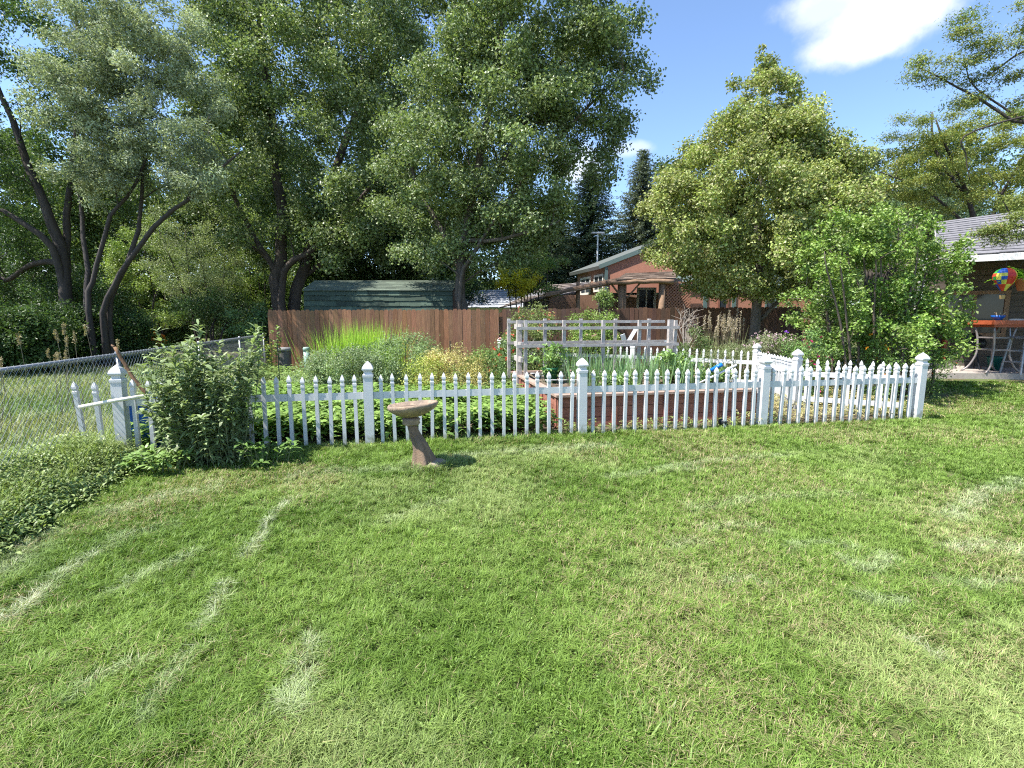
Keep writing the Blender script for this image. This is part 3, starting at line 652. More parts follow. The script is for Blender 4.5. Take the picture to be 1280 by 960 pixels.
lf = P(722, 340, HY + 4.2); lf[2] = zu
ap = P(846, 297, HY - .5); rt = P(930, 330, HY - 1.0)
lfb, c0b = lf.copy(), c0.copy(); lfb[2] = zb; c0b[2] = zb; c0[2] = zu
wall_poly('upper_side_wall', [lfb, c0b, c0, lf], BRN, t)
rb = rt.copy(); rb[2] = zb; rt[2] = zu + .2
wall_poly('gable_wall', [c0b, rb, rt, ap, c0], SID, t)
back = np.array([lf[0] - c0[0], lf[1] - c0[1], 0])
def roof_slab(name, a, b, c, d, th, mat, parent):
    g = Geo(); n = norm(np.cross(b - a, d - a)); v = [a, b, c, d, a - n * th, b - n * th, c - n * th, d - n * th]
    g.add(v, [[0, 1, 2, 3], [7, 6, 5, 4], [0, 4, 5, 1], [1, 5, 6, 2], [2, 6, 7, 3], [3, 7, 4, 0]], col=(.12, .135, .125)); return g.build(name, mat, parent)
sl_ = norm(ap - c0); e0 = c0 - sl_ * .5 - norm(back) * .12; e1 = ap - norm(back) * .12
up_ = np.array([0, 0, .12])
r1 = roof_slab('roof', e0 + up_, e1 + up_, e1 + back * 1.1 + up_, e0 + back * 1.1 + up_, .20, mk('green_grey_shingle', (.10, .11, .10), rough=.9, nscale=20, namt=.3), t)
g = Geo(); g.beam(e0 + up_ * .4 + [0, -.01, 0], e1 + up_ * .4 + [0, -.01, 0], .05, .24); g.build('rake_trim', TEAL, r1)
sl2 = norm(rt - ap); e2 = rt + sl2 * .5 - norm(back) * .12
roof_slab('roof', e1 + up_, e2 + up_, e2 + back * 1.1 + up_, e1 + back * 1.1 + up_, .20, TEAL, t)
g = Geo(); g.box((c0[0] - .0, c0[1] - .03, (zb + zu) / 2 - .1), (.18, .12, zu - zb - .1), 0); g.build('corner_trim', TEAL, t)
dl = norm((c0 - lf)[:2])
for (f0, f1, za, zb_) in ((.16, .50, -1.55, -.55), (.64, .92, -1.45, -.55)):
    window(t, lf[:2] + (c0 - lf)[:2] * f0, lf[:2] + (c0 - lf)[:2] * f1, zu + za, zu + zb_, .13, 1)
# ground floor wing, lower orange wall to the right
LY = 26.0
a, b = P(776, 400, LY + 2.3), P(838, 400, LY + 2.3); wz = 3.0
wall_poly('porch_wall', [[P(690, 0, LY + 2.4)[0], LY + 2.4, 0], [b[0], LY + 2.4, 0], [b[0], LY + 2.4, wz], [P(690, 0, LY + 2.4)[0], LY + 2.4, wz]], BRN, t)
rx = P(1010, 400, LY + .2)[0]
wall_poly('wing_wall', [[b[0] - .02, LY, 0], [rx, LY, 0], [rx, LY, 3.35], [b[0] - .02, LY, 3.35]], SID, t)
wall_poly('wing_end_wall', [[b[0] - .16, LY + 2.5, 0], [b[0] - .16, LY + .01, 0], [b[0] - .16, LY + .01, 3.3], [b[0] - .16, LY + 2.5, 3.3]], SID, t)
roof_slab('wing_roof', np.array([b[0] - .5, LY - .14, 3.36]), np.array([rx + .5, LY - .14, 3.36]), np.array([rx + .5, LY + 4, 4.3]), np.array([b[0] - .5, LY + 4, 4.3]), .18, TEAL, t)
p = lambda px: (P(px, 380, LY)[0], LY)
zz = lambda py, Y=LY: P(800, py, Y)[2]
window(t, p(898), p(909), zz(386), zz(369), .10, 0, fm=mk('rust_trim', (.22, .09, .06), rough=.7)); window(t, p(957), p(966), zz(386), zz(366), .09, 0, fm=TEAL)
for px in (881, 917, 968):
    g = Geo(); q = p(px); g.box((q[0], q[1] - .03, 1.7), (.2, .06, 3.1)); g.build('shutter_board', TEAL, t)
window(t, (P(797, 380, LY + 2.4)[0], LY + 2.4), (P(818, 380, LY + 2.4)[0], LY + 2.4), .5, zz(361, LY + 2.4), .14, 1)
# porch: log beam, pole roof, posts, lattice
pr = thing('log_porch', 'rustic log pole porch with brown fascia in front of the brown house', 'porch', (P(760, 400, LY)[0], LY, 0))
za = zz(352); xa, xb = P(684, 380, LY)[0], P(838, 380, LY)[0]
g = Geo(); pts = [P(680, 370, LY - .6), P(712, 363, LY - .55), P(742, 357, LY - .5), P(764, 353, LY - .45)]; g.tube(spline(pts, 12) + rng.normal(size=(12, 3)) * .015, .12 + .01 * rng.normal(size=12), 9); g.build('log_beam', LOG, pr, smooth=True)
g = Geo(); g.tube(spline([P(757, 353.5, LY - .7), P(800, 352, LY - .62), P(842, 352, LY - .55)], 10) + rng.normal(size=(10, 3)) * .012, .12, 9); g.build('log_beam', LOG, pr, smooth=True)
g = Geo()
A = [P(676, 372, LY - .9), P(778, 352, LY - .7), P(790, 344, LY + 2.1), P(738, 354.5, LY + 2.3)]
shingles(g, *A, 7, .5, .04, (.24, .18, .135), .16); g.build('porch_roof', BRNROOF, pr)
g = Geo(); A = [P(770, 350.5, LY - .8), P(845, 348, LY - .5), P(850, 339, LY + 2.2), P(783, 341.5, LY + 2.2)]; shingles(g, *A, 6, .5, .04, (.22, .165, .125), .16); g.build('porch_roof', BRNROOF, pr)
for px, r in ((722, .11), (775, .17), (826, .17), (780, .09)):
    q = P(px, 400, LY - .35 if px < 800 else LY - .4); q[2] = 0; tp = zz(353); g = Geo(); g.tube([q, q + [0, 0, tp / 2], q + [0, 0, tp]], [r * 1.1, r, r * .95], 9); g.build('log_post', LOG, pr, smooth=True)
for a_, b_ in (((777, 372), (762, 352)), ((784, 372), (800, 354))):
    g = Geo(); g.tube([P(*a_, LY - .4), P(*b_, LY - .45)], .05, 6); g.build('brace', LOG, pr)
g = Geo(); LT = mk('lattice_wood', (.33, .16, .10), rough=.8)
lx0, lx1 = P(829, 380, LY - .3)[0], P(863, 380, LY - .3)[0]; lz0, lz1 = 1.0, zz(355); h = lz1 - lz0
for s in np.arange(lx0 - h, lx1, .16):
    for sg in (1, -1):
        s0, s1 = s, s + h; h0, h1 = (lz0, lz1) if sg > 0 else (lz1, lz0)
        if s0 < lx0: h0 += (h1 - h0) * (lx0 - s0) / (s1 - s0); s0 = lx0
        if s1 > lx1: h1 = h0 + (h1 - h0) * (lx1 - s0) / (s1 - s0); s1 = lx1
        if s1 - s0 > .05: g.beam((s0, LY - .3 - .01 * sg, h0), (s1, LY - .3 - .01 * sg, h1), .015, .05)
g.build('lattice', LT, pr)
g = Geo(); g.box(((lx0 + lx1) / 2, LY - .3, lz1 + .05), (lx1 - lx0 + .1, .08, .1)); g.box(((lx0 + lx1) / 2, LY - .3, lz0 - .05), (lx1 - lx0 + .1, .08, .1)); g.build('lattice_frame', LT, pr)
q = P(757, 371, LY - .55); g = Geo(); g.lathe([(.02, -.28), (.14, -.2), (.2, 0), (.14, .2), (.02, .28)], q, 12, sq=1); tag(g.build('hanging_bag', mk('purple_cloth', (.30, .17, .26), rough=.7, nscale=9, namt=.4), origin=q, smooth=True), 'small mauve lantern hanging from the log porch beam', 'lantern')
# grey annex
t = thing('grey_house', 'low pale walled house with weathered brown roof left of the brown house', 'house', (P(690, 400, 28)[0], 30, 0))
AY = 29.5
wall_poly('wall', [[P(655, 0, AY)[0], AY, 0], [P(724, 0, AY)[0], AY, 0], [P(724, 0, AY)[0], AY, zz(362, AY)], [P(655, 0, AY)[0], AY, zz(366, AY)]], mk('pale_wall', (.52, .52, .55), rough=.7, nscale=3, namt=.08), t)
g = Geo(); A = [P(622, 386, AY - 1.5), P(690, 371, AY - 1.2), P(738, 353, AY + 2.4), P(688, 356, AY + 2.4)]; shingles(g, *A, 9, .5, .05, (.23, .19, .165), .14); g.build('brown_roof', BRNROOF, t)
g = Geo(); A = [P(684, 373, AY - 1.0), P(728, 364, AY - .7), P(738, 352.5, AY + 2.6), P(716, 354, AY + 2.6)]; shingles(g, *A, 7, .5, .05, (.26, .24, .24), .1); g.build('grey_roof', BRNROOF, t)
t = thing('grey_house', 'distant house with pale grey roof and white wall between cottonwood trunk and brown house', 'house', (P(630, 400, 36)[0], 38, 0))
AY = 36
wall_poly('wall', [[P(570, 0, AY)[0], AY, 0], [P(660, 0, AY)[0], AY, 0], [P(660, 0, AY)[0], AY, zz(383, AY)], [P(570, 0, AY)[0], AY, zz(383, AY)]], mk('white_wall', (.6, .62, .66), rough=.7), t)
g = Geo(); A = [P(565, 385, AY - .6), P(668, 385, AY - .6), P(668, 361, AY + 4), P(590, 363, AY + 4)]; shingles(g, *A, 8, .6, .04, (.30, .31, .33), .08); g.build('roof', BRNROOF, t)
WTRIM_POLE = mk('pale_pole', (.6, .6, .6), rough=.5)
q = P(745, 400, 37); q[2] = 0; t = thing('street_lamp', 'tall thin lamp pole with a flat head rising in front of the spruces', 'street lamp', q)
tp = P(745, 292, 37)[2]; g = Geo(); g.tube([q, q + [0, 0, tp]], [.09, .05], 8); g.build('pole', WTRIM_POLE, t)
g = Geo(); g.box(q + [-.0, 0, tp + .04], (.9, .35, .10)); g.box(q + [.35, 0, tp - .03], (.25, .2, .1)); g.build('lamp_head', STEEL, t)
# ------------------------------------------------------------------ right hand house with patio
CONC = mk('patio_concrete', (.36, .31, .27), rough=.9, nscale=9, namt=.2, bump=.1)
PZ = .31
g = Geo(); a = G(1160, 472, .2); g.box((15.2, 13.9, .12), (10.8, 4.6, .38), -.12); tag(g.build('patio', CONC, origin=(15.2, 13.9, 0)), kind='structure')
GRSH = mk('grey_shingle', attr=True, rough=.9, nscale=18, namt=.3)
TANS = mk('tan_siding', (.105, .088, .072), rough=.8, nscale=3, namt=.12, stretch=(.5, .5, 8))
WTRIM = mk('white_trim', (.62, .60, .58), rough=.6, nscale=4, namt=.08)
t = thing('patio_house', 'house with grey shingle roof over a shaded patio at the right edge', 'house', (15, 15.5, 0))
E0, E1 = P(1172, 320.5, 12.6), P(1345, 305, 11.3); E1 = E0 + (E1 - E0) * 1.9; E1[2] = E0[2]
R0, R1 = P(1168, 278, 15.0), P(1300, 254, 14.4); R1 = R0 + (R1 - R0) * np.array([2.2, 2.2, 1.4])
g = Geo(); shingles(g, E0, E1, R1, R0, 16, .5, .016, (.165, .16, .170), .10); g.build('roof', GRSH, t)
g = Geo(); n = norm(np.cross(E1 - E0, R0 - E0)); v = [E0 - n * .02, E1 - n * .02, R1 - n * .02, R0 - n * .02]; v = v + [q - n * .12 for q in v]
g.add(v, [[3, 2, 1, 0], [4, 5, 6, 7], [0, 1, 5, 4], [1, 2, 6, 5], [2, 3, 7, 6], [3, 0, 4, 7]]); g.build('roof_deck', WTRIM, t)
g = Geo(); g.beam(E0 + [0, -.03, -.1], E1 + [0, -.03, -.1], .03, .15); g.build('fascia', WTRIM, t)
g = Geo(); RB0 = R0 + [1.6, 3.6, -1.5]; RB1 = R1 + [1.6, 3.6, -1.5]; shingles(g, RB1, RB0, R0 + [0, .01, .0], R1 + [0, .01, 0], 10, .6, .016, (.165, .16, .170), .10); g.build('roof', GRSH, t)
ed = norm((E1 - E0)); wa = np.array([10.75, 15.4, 0]); wb = wa + np.array([ed[0], ed[1], 0]) * 9.0
wall_poly('back_wall', [wa, wb, wb + [0, 0, 3.3], wa + [0, 0, 3.3]], TANS, t)
wall_poly('added_shade_wall', [wa + [-.02, -.02, 0], wa + [-.12, -2.2, 0], wa + [-.12, -2.2, 3.2], wa + [-.02, -.02, 3.2]], TANS, t)  # end wall added to keep the sun off the back wall
g = Geo()
for k in range(17):
    z = .35 + k * .17; nn = np.array([ed[1], -ed[0], 0]); a_ = wa + nn * .012 + [0, 0, z]; b_ = wb + nn * .012 + [0, 0, z]
    g.beam(a_, b_, .024, .15, up=(nn[0] * .12, nn[1] * .12, 1))
g.build('siding_boards', TANS, t)
q = wa[:2] + ed[:2] * 1.9; window(t, q, q + ed[:2] * 1.3, 1.2, 2.35, .1, 1, out=.06, fm=LOG)
q = wa[:2] + ed[:2] * 3.9; window(t, q, q + ed[:2] * .95, .36, 2.4, .1, 0, out=.06, name='door', fm=LOG)
for px, Y in ((1146, 12.85), (1330, 11.6)):
    q = P(px, 400, Y); g = Geo(); g.box((q[0], q[1], (PZ + 3.15) / 2), (.13, .13, 3.15 - PZ), -.3); g.build('porch_post', WTRIM, t)
# bar tables
ORA = mk('orange_red_wood', (.36, .085, .035), rough=.45, nscale=6, namt=.25, stretch=(1, 5, 5))
TAUPE = mk('taupe_metal', (.25, .22, .21), rough=.45, metal=.3, nscale=8, namt=.12); GREYM = mk('grey_painted_metal', (.20, .215, .25), rough=.4, metal=.4)
Yt = 12.35; zt = P(1240, 403, Yt)[2]
t = thing('bar_table', 'orange red topped bar table on curved metal legs at the patio edge', 'bar table', (P(1260, 400, Yt)[0], Yt, PZ))
xa, xb = P(1227, 403, Yt)[0], P(1330, 403, Yt)[0]
g = Geo(); g.box(((xa + xb) / 2, Yt, zt), (xb - xa, .80, .10), -.05); g.box(((xa + xb) / 2, Yt, zt - .08), (xb - xa - .12, .68, .07), -.05); g.build('table_top', ORA, t)
lx = P(1241, 440, Yt)[0]
for k, sx in enumerate((-1, 1)):
    for sy in (-1, 1):
        g = Geo(); pts = spline([(lx + sx * .44, Yt + sy * .33, PZ), (lx + sx * .30, Yt + sy * .28, PZ + .14), (lx + sx * .20, Yt + sy * .22, PZ + .45), (lx + sx * .21, Yt + sy * .22, PZ + .8), (lx + sx * .27, Yt + sy * .24, zt - .12)], 12)
        g.tube(pts, .024, 7); g.build('leg', TAUPE, t, smooth=True)
for z in (PZ + .56, PZ + .86):
    g = Geo()
    for a_, b_ in (((-1, -1), (1, -1)), ((-1, 1), (1, 1)), ((-1, -1), (-1, 1)), ((1, -1), (1, 1))):
        g.beam((lx + a_[0] * .2, Yt + a_[1] * .22, z), (lx + b_[0] * .2, Yt + b_[1] * .22, z), .03, .035)
    g.build('stretcher', TAUPE, t)
Y2 = 14.2; z2 = P(1180, 403, Y2)[2]
t = thing('bar_counter', 'orange red counter shelf seen through the big shrub against the house', 'counter', (P(1190, 400, Y2)[0], Y2, PZ))
g = Geo(); x0_, x1_ = P(1131, 403, Y2)[0], P(1236, 403, Y2)[0]; g.box(((x0_ + x1_) / 2, Y2, z2), (x1_ - x0_, .5, .13)); g.build('counter_top', ORA, t)
for f in (.06, .5, .94):
    g = Geo(); g.box((x0_ + (x1_ - x0_) * f, Y2, (PZ + z2) / 2 - .03), (.09, .09, z2 - PZ - .07)); g.build('leg', ORA, t)
t = thing('bar_stool', 'grey metal bar stool with a low back at the right edge of the patio', 'bar stool', (P(1285, 440, 11.95)[0], 11.95, PZ))
sx_, sy_ = P(1279, 440, 11.95)[0], 11.95
for dx in (-1, 1):
    for dy in (-1, 1):
        g = Geo(); g.tube([(sx_ + dx * .25, sy_ + dy * .25, PZ), (sx_ + dx * .17, sy_ + dy * .18, PZ + .85)], .026, 6); g.build('leg', GREYM, t)
g = Geo(); g.box((sx_, sy_, PZ + .875), (.40, .40, .05)); g.build('seat', GREYM, t)
g = Geo()
for z, k in ((PZ + .28, .228), (PZ + .55, .20)):
    for a_, b_ in (((-1, -1), (1, -1)), ((-1, 1), (1, 1)), ((-1, -1), (-1, 1)), ((1, -1), (1, 1))): g.beam((sx_ + a_[0] * k, sy_ + a_[1] * k, z), (sx_ + b_[0] * k, sy_ + b_[1] * k, z), .03, .03)
g.build('footrest', GREYM, t)
for dx in (-.18, .18):
    g = Geo(); g.tube([(sx_ + dx, sy_ + .18, PZ + .88), (sx_ + dx, sy_ + .24, PZ + 1.28)], .018, 6); g.build('back_post', GREYM, t)
g = Geo(); g.box((sx_, sy_ + .235, PZ + 1.22), (.40, .03, .2)); g.build('backrest', mk('pale_sling', (.45, .43, .40), rough=.7), t)
q = P(1247, 401, Yt); q[2] = zt + .05; t = thing('blue_bowl', 'small blue bowl with sticks standing on the orange bar table', 'bowl', q)
g = Geo(); g.lathe([(.05, 0), (.06, .01), (.12, .07), (.14, .12), (.12, .11), (.02, .03)], q, 14, cap=False); g.build('bowl', blue, t, smooth=True)
for k in range(4):
    g = Geo(); g.tube([q + [0, 0, .05], q + [(-.14, .16, -.05, .09)[k], .03 * k - .05, .19]], .006, 4, (.5, .4, .25)); g.build('stick', M_ATTR, t)
q = P(1244, 447, 12.8); q[2] = PZ; t = thing('green_pot', 'dark teal flower pot on the patio under the bar table', 'pot', q)
g = Geo(); g.lathe([(.11, 0), (.15, .3), (.17, .31), (.17, .36), (.14, .36), (.13, .3)], q, 14, cap=True); g.build('pot', mk('teal_glaze', (.01, .09, .08), rough=.3), t, smooth=True)
q = P(1213, 447, 13.2); q[2] = PZ; t = thing('kettle_grill', 'dark covered grill standing on the patio behind the table legs', 'grill', q)
g = Geo(); g.lathe([(.02, .45), (.2, .5), (.28, .62), (.29, .7), (.28, .72), (.2, .88), (.04, .95)], q, 18); g.build('kettle', BLACK, t, smooth=True)
for a in (.5, 2.6, 4.7):
    g = Geo(); g.tube([q + [math.cos(a) * .15, math.sin(a) * .15, .5], q + [math.cos(a) * .3, math.sin(a) * .3, 0]], .014, 6); g.build('leg', BLACK, t)
# balloon spinner
Yq = 11.9; q = P(1255.5, 349, Yq); t = thing('balloon_spinner', 'rainbow hot air balloon wind spinner hanging under the eave', 'wind spinner', q)
prof = [(.012, .28), (.10, .268), (.175, .225), (.225, .15), (.242, .07), (.225, -.02), (.17, -.13), (.10, -.23), (.055, -.30)]
cols = [(.55, .03, .03), (.75, .45, .03), (.04, .32, .06), (.02, .10, .45), (.60, .06, .03), (.65, .60, .10)]
NG = 12; rbow = Geo()
for k in range(NG):
    for i in range(len(prof) - 1):
        c = cols[(k // 2 + (2 if i in (3, 4 + k % 2) else 0) + (1 if i > 5 else 0)) % 6]; v = []
        for f in range(5):
            a = (k + f / 4) * 2 * PI / NG; bul = 1 + .05 * math.sin(PI * f / 4)
            for (r, z) in (prof[i], prof[i + 1]): v.append(q + [math.cos(a) * r * bul * .86, math.sin(a) * r * bul * .86, z * .92])
        rbow.add(v, [[2 * f, 2 * f + 1, 2 * f + 3, 2 * f + 2] for f in range(4)], col=c)
rbow.build('envelope', mk('balloon_cloth', attr=True, rough=.5, namt=.05), t, smooth=False)
g = Geo(); g.lathe([(.045, -.46), (.055, -.38), (.05, -.375)], q, 8); g.build('basket', mk('wicker', (.45, .30, .12), rough=.8), t)
g = Geo()
for k in range(4): a = k * PI / 2 + .4; g.tube([q + [math.cos(a) * .06, math.sin(a) * .06, -.3], q + [math.cos(a) * .05, math.sin(a) * .05, -.38]], .004, 4)
eavez = E0[2] - .2; g.tube([q + [0, 0, .30], [q[0], q[1], eavez + .1]], .004, 4); g.build('cord', BLACK, t)
# hanging fern
Yq = 11.75; q = P(1279, 356, Yq); t = thing('hanging_fern', 'bright green fern in a terracotta pot hanging at the right edge', 'hanging plant', q)
g = Geo(); g.lathe([(.09, -.14), (.15, .10), (.165, .10), (.165, .15), (.13, .15), (.12, .1)], q, 16); g.build('pot', mk('terracotta', (.42, .17, .09), rough=.8, nscale=8, namt=.2), t, smooth=True)
g = Geo()
for k in range(34):
    a = rng.random() * 2 * PI; el = .25 + .9 * rng.random(); ln = .42 + .3 * rng.random(); d = np.array([math.cos(a) * math.cos(el), math.sin(a) * math.cos(el), math.sin(el)])
    f = np.linspace(.1, 1, 14); sp_ = q + [0, 0, .14] + d * ln * f[:, None] + np.array([0, 0, -1]) * (ln * .45 * f ** 2)[:, None]
    g.tube(sp_, .004, 3, (.16, .30, .04), cap=False); sd_ = norm(np.cross(d, (0, 0, 1)))
    for s in (-1, 1):
        leaves(g, sp_[1:], np.tile([0, 0, 1.0], (13, 1)) + rng.normal(size=(13, 3)) * .2, .10 * (1.1 - f[1:]) + .03, .035, palette(13, (.10, .24, .02), (.20, .34, .04)), np.tile(sd_ * s + d * .3, (13, 1)), fold=.05)
g.build('frond', LEAF, t)
g = Geo()
for k in range(3): a = k * 2.1; g.tube([q + [math.cos(a) * .16, math.sin(a) * .16, .14], [q[0], q[1], q[2] + .75]], .004, 4)
g.tube([[q[0], q[1], q[2] + .75], [q[0], q[1], eavez + .1]], .004, 4); g.build('hanger', BLACK, t)
# rocks by the shrub
ROCK = mk('flagstone', (.22, .19, .18), rough=.9, nscale=6, namt=.35, bump=.5, col2=(.34, .29, .27), c2scale=3)
for k, (px, py, r, lab) in enumerate(((1137, 473, .20, 'grey pink rock at the foot of the big shrub, nearest the fence post'), (1155, 469, .27, 'flat topped grey rock at the foot of the big shrub, middle of three'), (1178, 470, .20, 'low grey rock at the patio corner, rightmost of three'))):
    q = G(px, py, .1); q[2] = float(gz(q[0], q[1])); g = Geo(); K = 14; a = np.arange(K) * 2 * PI / K; rg = []
    for rr, z in ((1, -.1), (1.05, .06), (.95, .16), (.6, .22), (.1, .235)):
        rad = r * rr * (1 + .12 * np.sin(2 * a + k) + .1 * np.sin(3 * a + 2 * k) + rng.normal(size=K) * .04); rg.append(np.stack([q[0] + np.cos(a) * rad * 1.3, q[1] + np.sin(a) * rad, q[2] + z * (1 + .3 * rng.random(K))], -1))
    g.rings(rg); tag(g.build('rock', ROCK, origin=q), lab, 'rock', 'rocks at the shrub')
# ------------------------------------------------------------------ trees
def ell(px, py, Y, rx, ry, rz):           # ellipsoid centred at a pixel, radii in px for x and z, metres in depth
    c = P(px, py, Y); s = Y / FPX; return (c[0], c[1], c[2], rx * s, ry, rz * s)
def limb(pxs, Y, r0, r1, dy=0.0, ground=True):
    pts = [P(px, py, Y + dy * i / max(1, len(pxs) - 1)) for i, (px, py) in enumerate(pxs)]
    if ground: pts = [np.array([pts[0][0], pts[0][1], float(gz(pts[0][0], pts[0][1])) - .1])] + pts
    return (pts, r0, r1)
DKB = (.055, .045, .038)
TG = 'big trees along the back of the garden'
# dark elm on the far left
Y = 16.0; b = P(78, 400, Y); b[2] = 0
L_ = [limb([(80, 340), (66, 285), (52, 245), (20, 165), (-10, 90)], Y, .19, .05), limb([(82, 345), (84, 290), (88, 220), (100, 120), (95, 20)], Y + .2, .13, .04, .6), limb([(78, 350), (58, 302), (0, 262), (-70, 235)], Y - .1, .13, .04, -.8),
      limb([(78, 340), (40, 330), (10, 350), (-20, 330)], Y + .5, .12, .04, 1)]
C = np.vstack([env([ell(30, 150, Y + 1, 130, 2.6, 170), ell(-60, 240, Y, 90, 2.5, 120), ell(60, 0, Y + .5, 130, 2.5, 100)], 150, .30, .38)])
make_tree('elm_tree', 'dark leafy elm at the far left with a thick forked trunk', b, L_, C, .55, 300, .095, .055, (.030, .052, .014), (.050, .085, .022), BARK, LEAF, TG, barkcol=DKB, br=.03)
# silvery russian olive
Y = 15.0; b = P(130, 400, Y); b[2] = 0
L_ = [limb([(110, 372), (117, 350), (136, 275), (164, 240), (190, 180)], Y, .085, .025, .3), limb([(128, 395), (143, 360), (158, 330), (205, 272), (238, 248), (272, 216), (300, 190)], Y + .1, .095, .025, -.6),
      limb([(136, 385), (160, 325), (172, 290), (178, 240), (180, 150)], Y + .3, .09, .03, .5), limb([(108, 380), (110, 330), (100, 250), (105, 150)], Y + .4, .10, .03, .8)]
C = env([ell(190, 150, Y, 100, 1.7, 92), ell(110, 140, Y, 60, 1.4, 85), ell(245, 205, Y - .3, 50, 1.2, 55), ell(160, 45, Y + .4, 90, 1.6, 70), ell(95, 235, Y - .4, 40, 1, 40)], 215, .25, .26)
make_tree('olive_tree', 'silvery green multi stemmed tree whose thin trunks arch to the right', b, L_, C, .36, 290, .10, .042, (.11, .135, .082), (.205, .23, .155), BARK, LEAF_DULL, TG, barkcol=(.05, .042, .038), br=.02, up=.6)
# bushes below (shady understorey) and bright willow bushes behind
def bush(px, py, Y, rx, rz, n, lab, c1, c2, L=.08, W=.045, dep=1.6, per=220, name='bush', cr=.42, grp='bushes under and behind the left trees', lm=None):
    c = P(px, py, Y); s = Y / FPX; base = np.array([c[0], Y, 0.])
    C = env([(c[0], Y, c[2], rx * s, dep, rz * s)], n, .3, cr * .6); C[:, 2] = np.maximum(C[:, 2], .25)
    lim = [([base + [k * .1, 0, -.05], base + [k * .3 * rx * s, rng.normal() * .4, c[2] * .6], np.array([c[0] + k * .55 * rx * s, Y + rng.normal() * .4, c[2] + rz * s * .5])], .05, .012) for k in (-1, -.3, .4, 1)]
    return make_tree(name, lab, base, lim, C, cr, per, L, W, c1, c2, BARK, lm or LEAF, grp, cat='bush', barkcol=DKB, br=.014, twigs=2, sides=5)
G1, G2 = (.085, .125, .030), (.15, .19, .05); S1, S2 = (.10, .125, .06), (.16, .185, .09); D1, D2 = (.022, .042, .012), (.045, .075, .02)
bush(245, 325, 22, 62, 72, 75, 'pale sunny willow bush filling the gap under the arching trunk', S1, S2, .10, .03)
bush(310, 335, 24, 55, 75, 60, 'bright green bush just left of the cottonwood trunks', G1, G2, .10, .05)
bush(190, 340, 25, 55, 60, 50, 'yellow green bush between the arching trunks of the silvery tree', G1, G2, .11, .06)
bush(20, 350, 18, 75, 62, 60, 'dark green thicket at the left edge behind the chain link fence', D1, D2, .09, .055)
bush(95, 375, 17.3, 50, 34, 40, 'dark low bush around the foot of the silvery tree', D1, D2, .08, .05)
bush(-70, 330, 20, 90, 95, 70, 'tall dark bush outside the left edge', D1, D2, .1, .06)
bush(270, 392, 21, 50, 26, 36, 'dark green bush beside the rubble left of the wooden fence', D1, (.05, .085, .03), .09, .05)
bush(190, 402, 19, 26, 16, 14, 'small light green bush among the orange flowers', G1, G2, .09, .05, per=150, cr=.3)
bush(325, 402, 17.2, 22, 22, 16, 'leafy dark bush at the left end of the wooden fence', (.03, .06, .02), (.08, .12, .04), .09, .05, per=160, cr=.3)
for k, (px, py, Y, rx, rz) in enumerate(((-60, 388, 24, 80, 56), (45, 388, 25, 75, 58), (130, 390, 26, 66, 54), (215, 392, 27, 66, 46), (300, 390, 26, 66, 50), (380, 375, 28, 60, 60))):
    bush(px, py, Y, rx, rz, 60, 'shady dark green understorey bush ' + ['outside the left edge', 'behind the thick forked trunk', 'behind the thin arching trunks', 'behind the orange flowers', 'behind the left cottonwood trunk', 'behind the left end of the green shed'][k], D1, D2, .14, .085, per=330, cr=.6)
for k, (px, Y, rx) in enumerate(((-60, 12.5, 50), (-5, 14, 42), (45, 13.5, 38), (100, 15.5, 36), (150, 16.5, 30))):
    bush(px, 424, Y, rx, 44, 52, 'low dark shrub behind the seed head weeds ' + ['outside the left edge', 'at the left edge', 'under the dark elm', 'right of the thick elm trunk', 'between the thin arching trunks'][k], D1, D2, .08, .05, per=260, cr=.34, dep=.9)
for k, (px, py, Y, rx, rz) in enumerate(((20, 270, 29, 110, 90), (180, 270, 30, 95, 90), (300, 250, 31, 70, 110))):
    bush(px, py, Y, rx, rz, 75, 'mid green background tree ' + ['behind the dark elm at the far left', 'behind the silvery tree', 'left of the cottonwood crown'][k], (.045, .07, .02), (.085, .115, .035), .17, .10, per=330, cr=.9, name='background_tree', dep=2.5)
# cottonwoods
Y = 22.0; b = P(356, 400, Y); b[2] = 0
L_ = [limb([(347, 380), (346, 340), (352, 280), (340, 180), (330, 60), (325, -60)], Y, .34, .08), limb([(368, 380), (382, 330), (400, 270), (430, 180), (470, 80), (480, -40)], Y + .3, .30, .07, .8),
      limb([(352, 360), (362, 330), (395, 310), (450, 250), (520, 160)], Y - .4, .17, .05, -1.5), limb([(345, 350), (320, 300), (285, 230), (260, 160)], Y - .2, .15, .05, -.8), limb([(372, 360), (440, 300), (530, 220), (590, 120)], Y + .6, .16, .05, 1.2)]
C = env([ell(400, 140, Y, 150, 4.2, 165), ell(300, 190, Y - .8, 75, 2.5, 130), ell(470, 230, Y - 1.5, 110, 2.8, 110), ell(420, 0, Y, 170, 4, 110), ell(350, 300, Y - .6, 60, 2, 40), ell(285, 90, Y, 60, 2.2, 110), ell(440, 300, Y - .8, 85, 2, 42), ell(520, 305, Y - .5, 55, 1.6, 40)], 335, .42, .56)
CT1, CT2 = (.062, .088, .030), (.112, .146, .056)
make_tree('cottonwood_tree', 'huge cottonwood with several trunks rising behind the left end of the wooden fence', b, L_, C, .72, 420, .115, .095, CT1, CT2, BARK, LEAF_GLOSS, TG, barkcol=(.075, .06, .05), br=.035, extra=((.30, .35, .20), .20), low=.6)
Y = 16.9; b = P(583, 400, Y); b[2] = 0
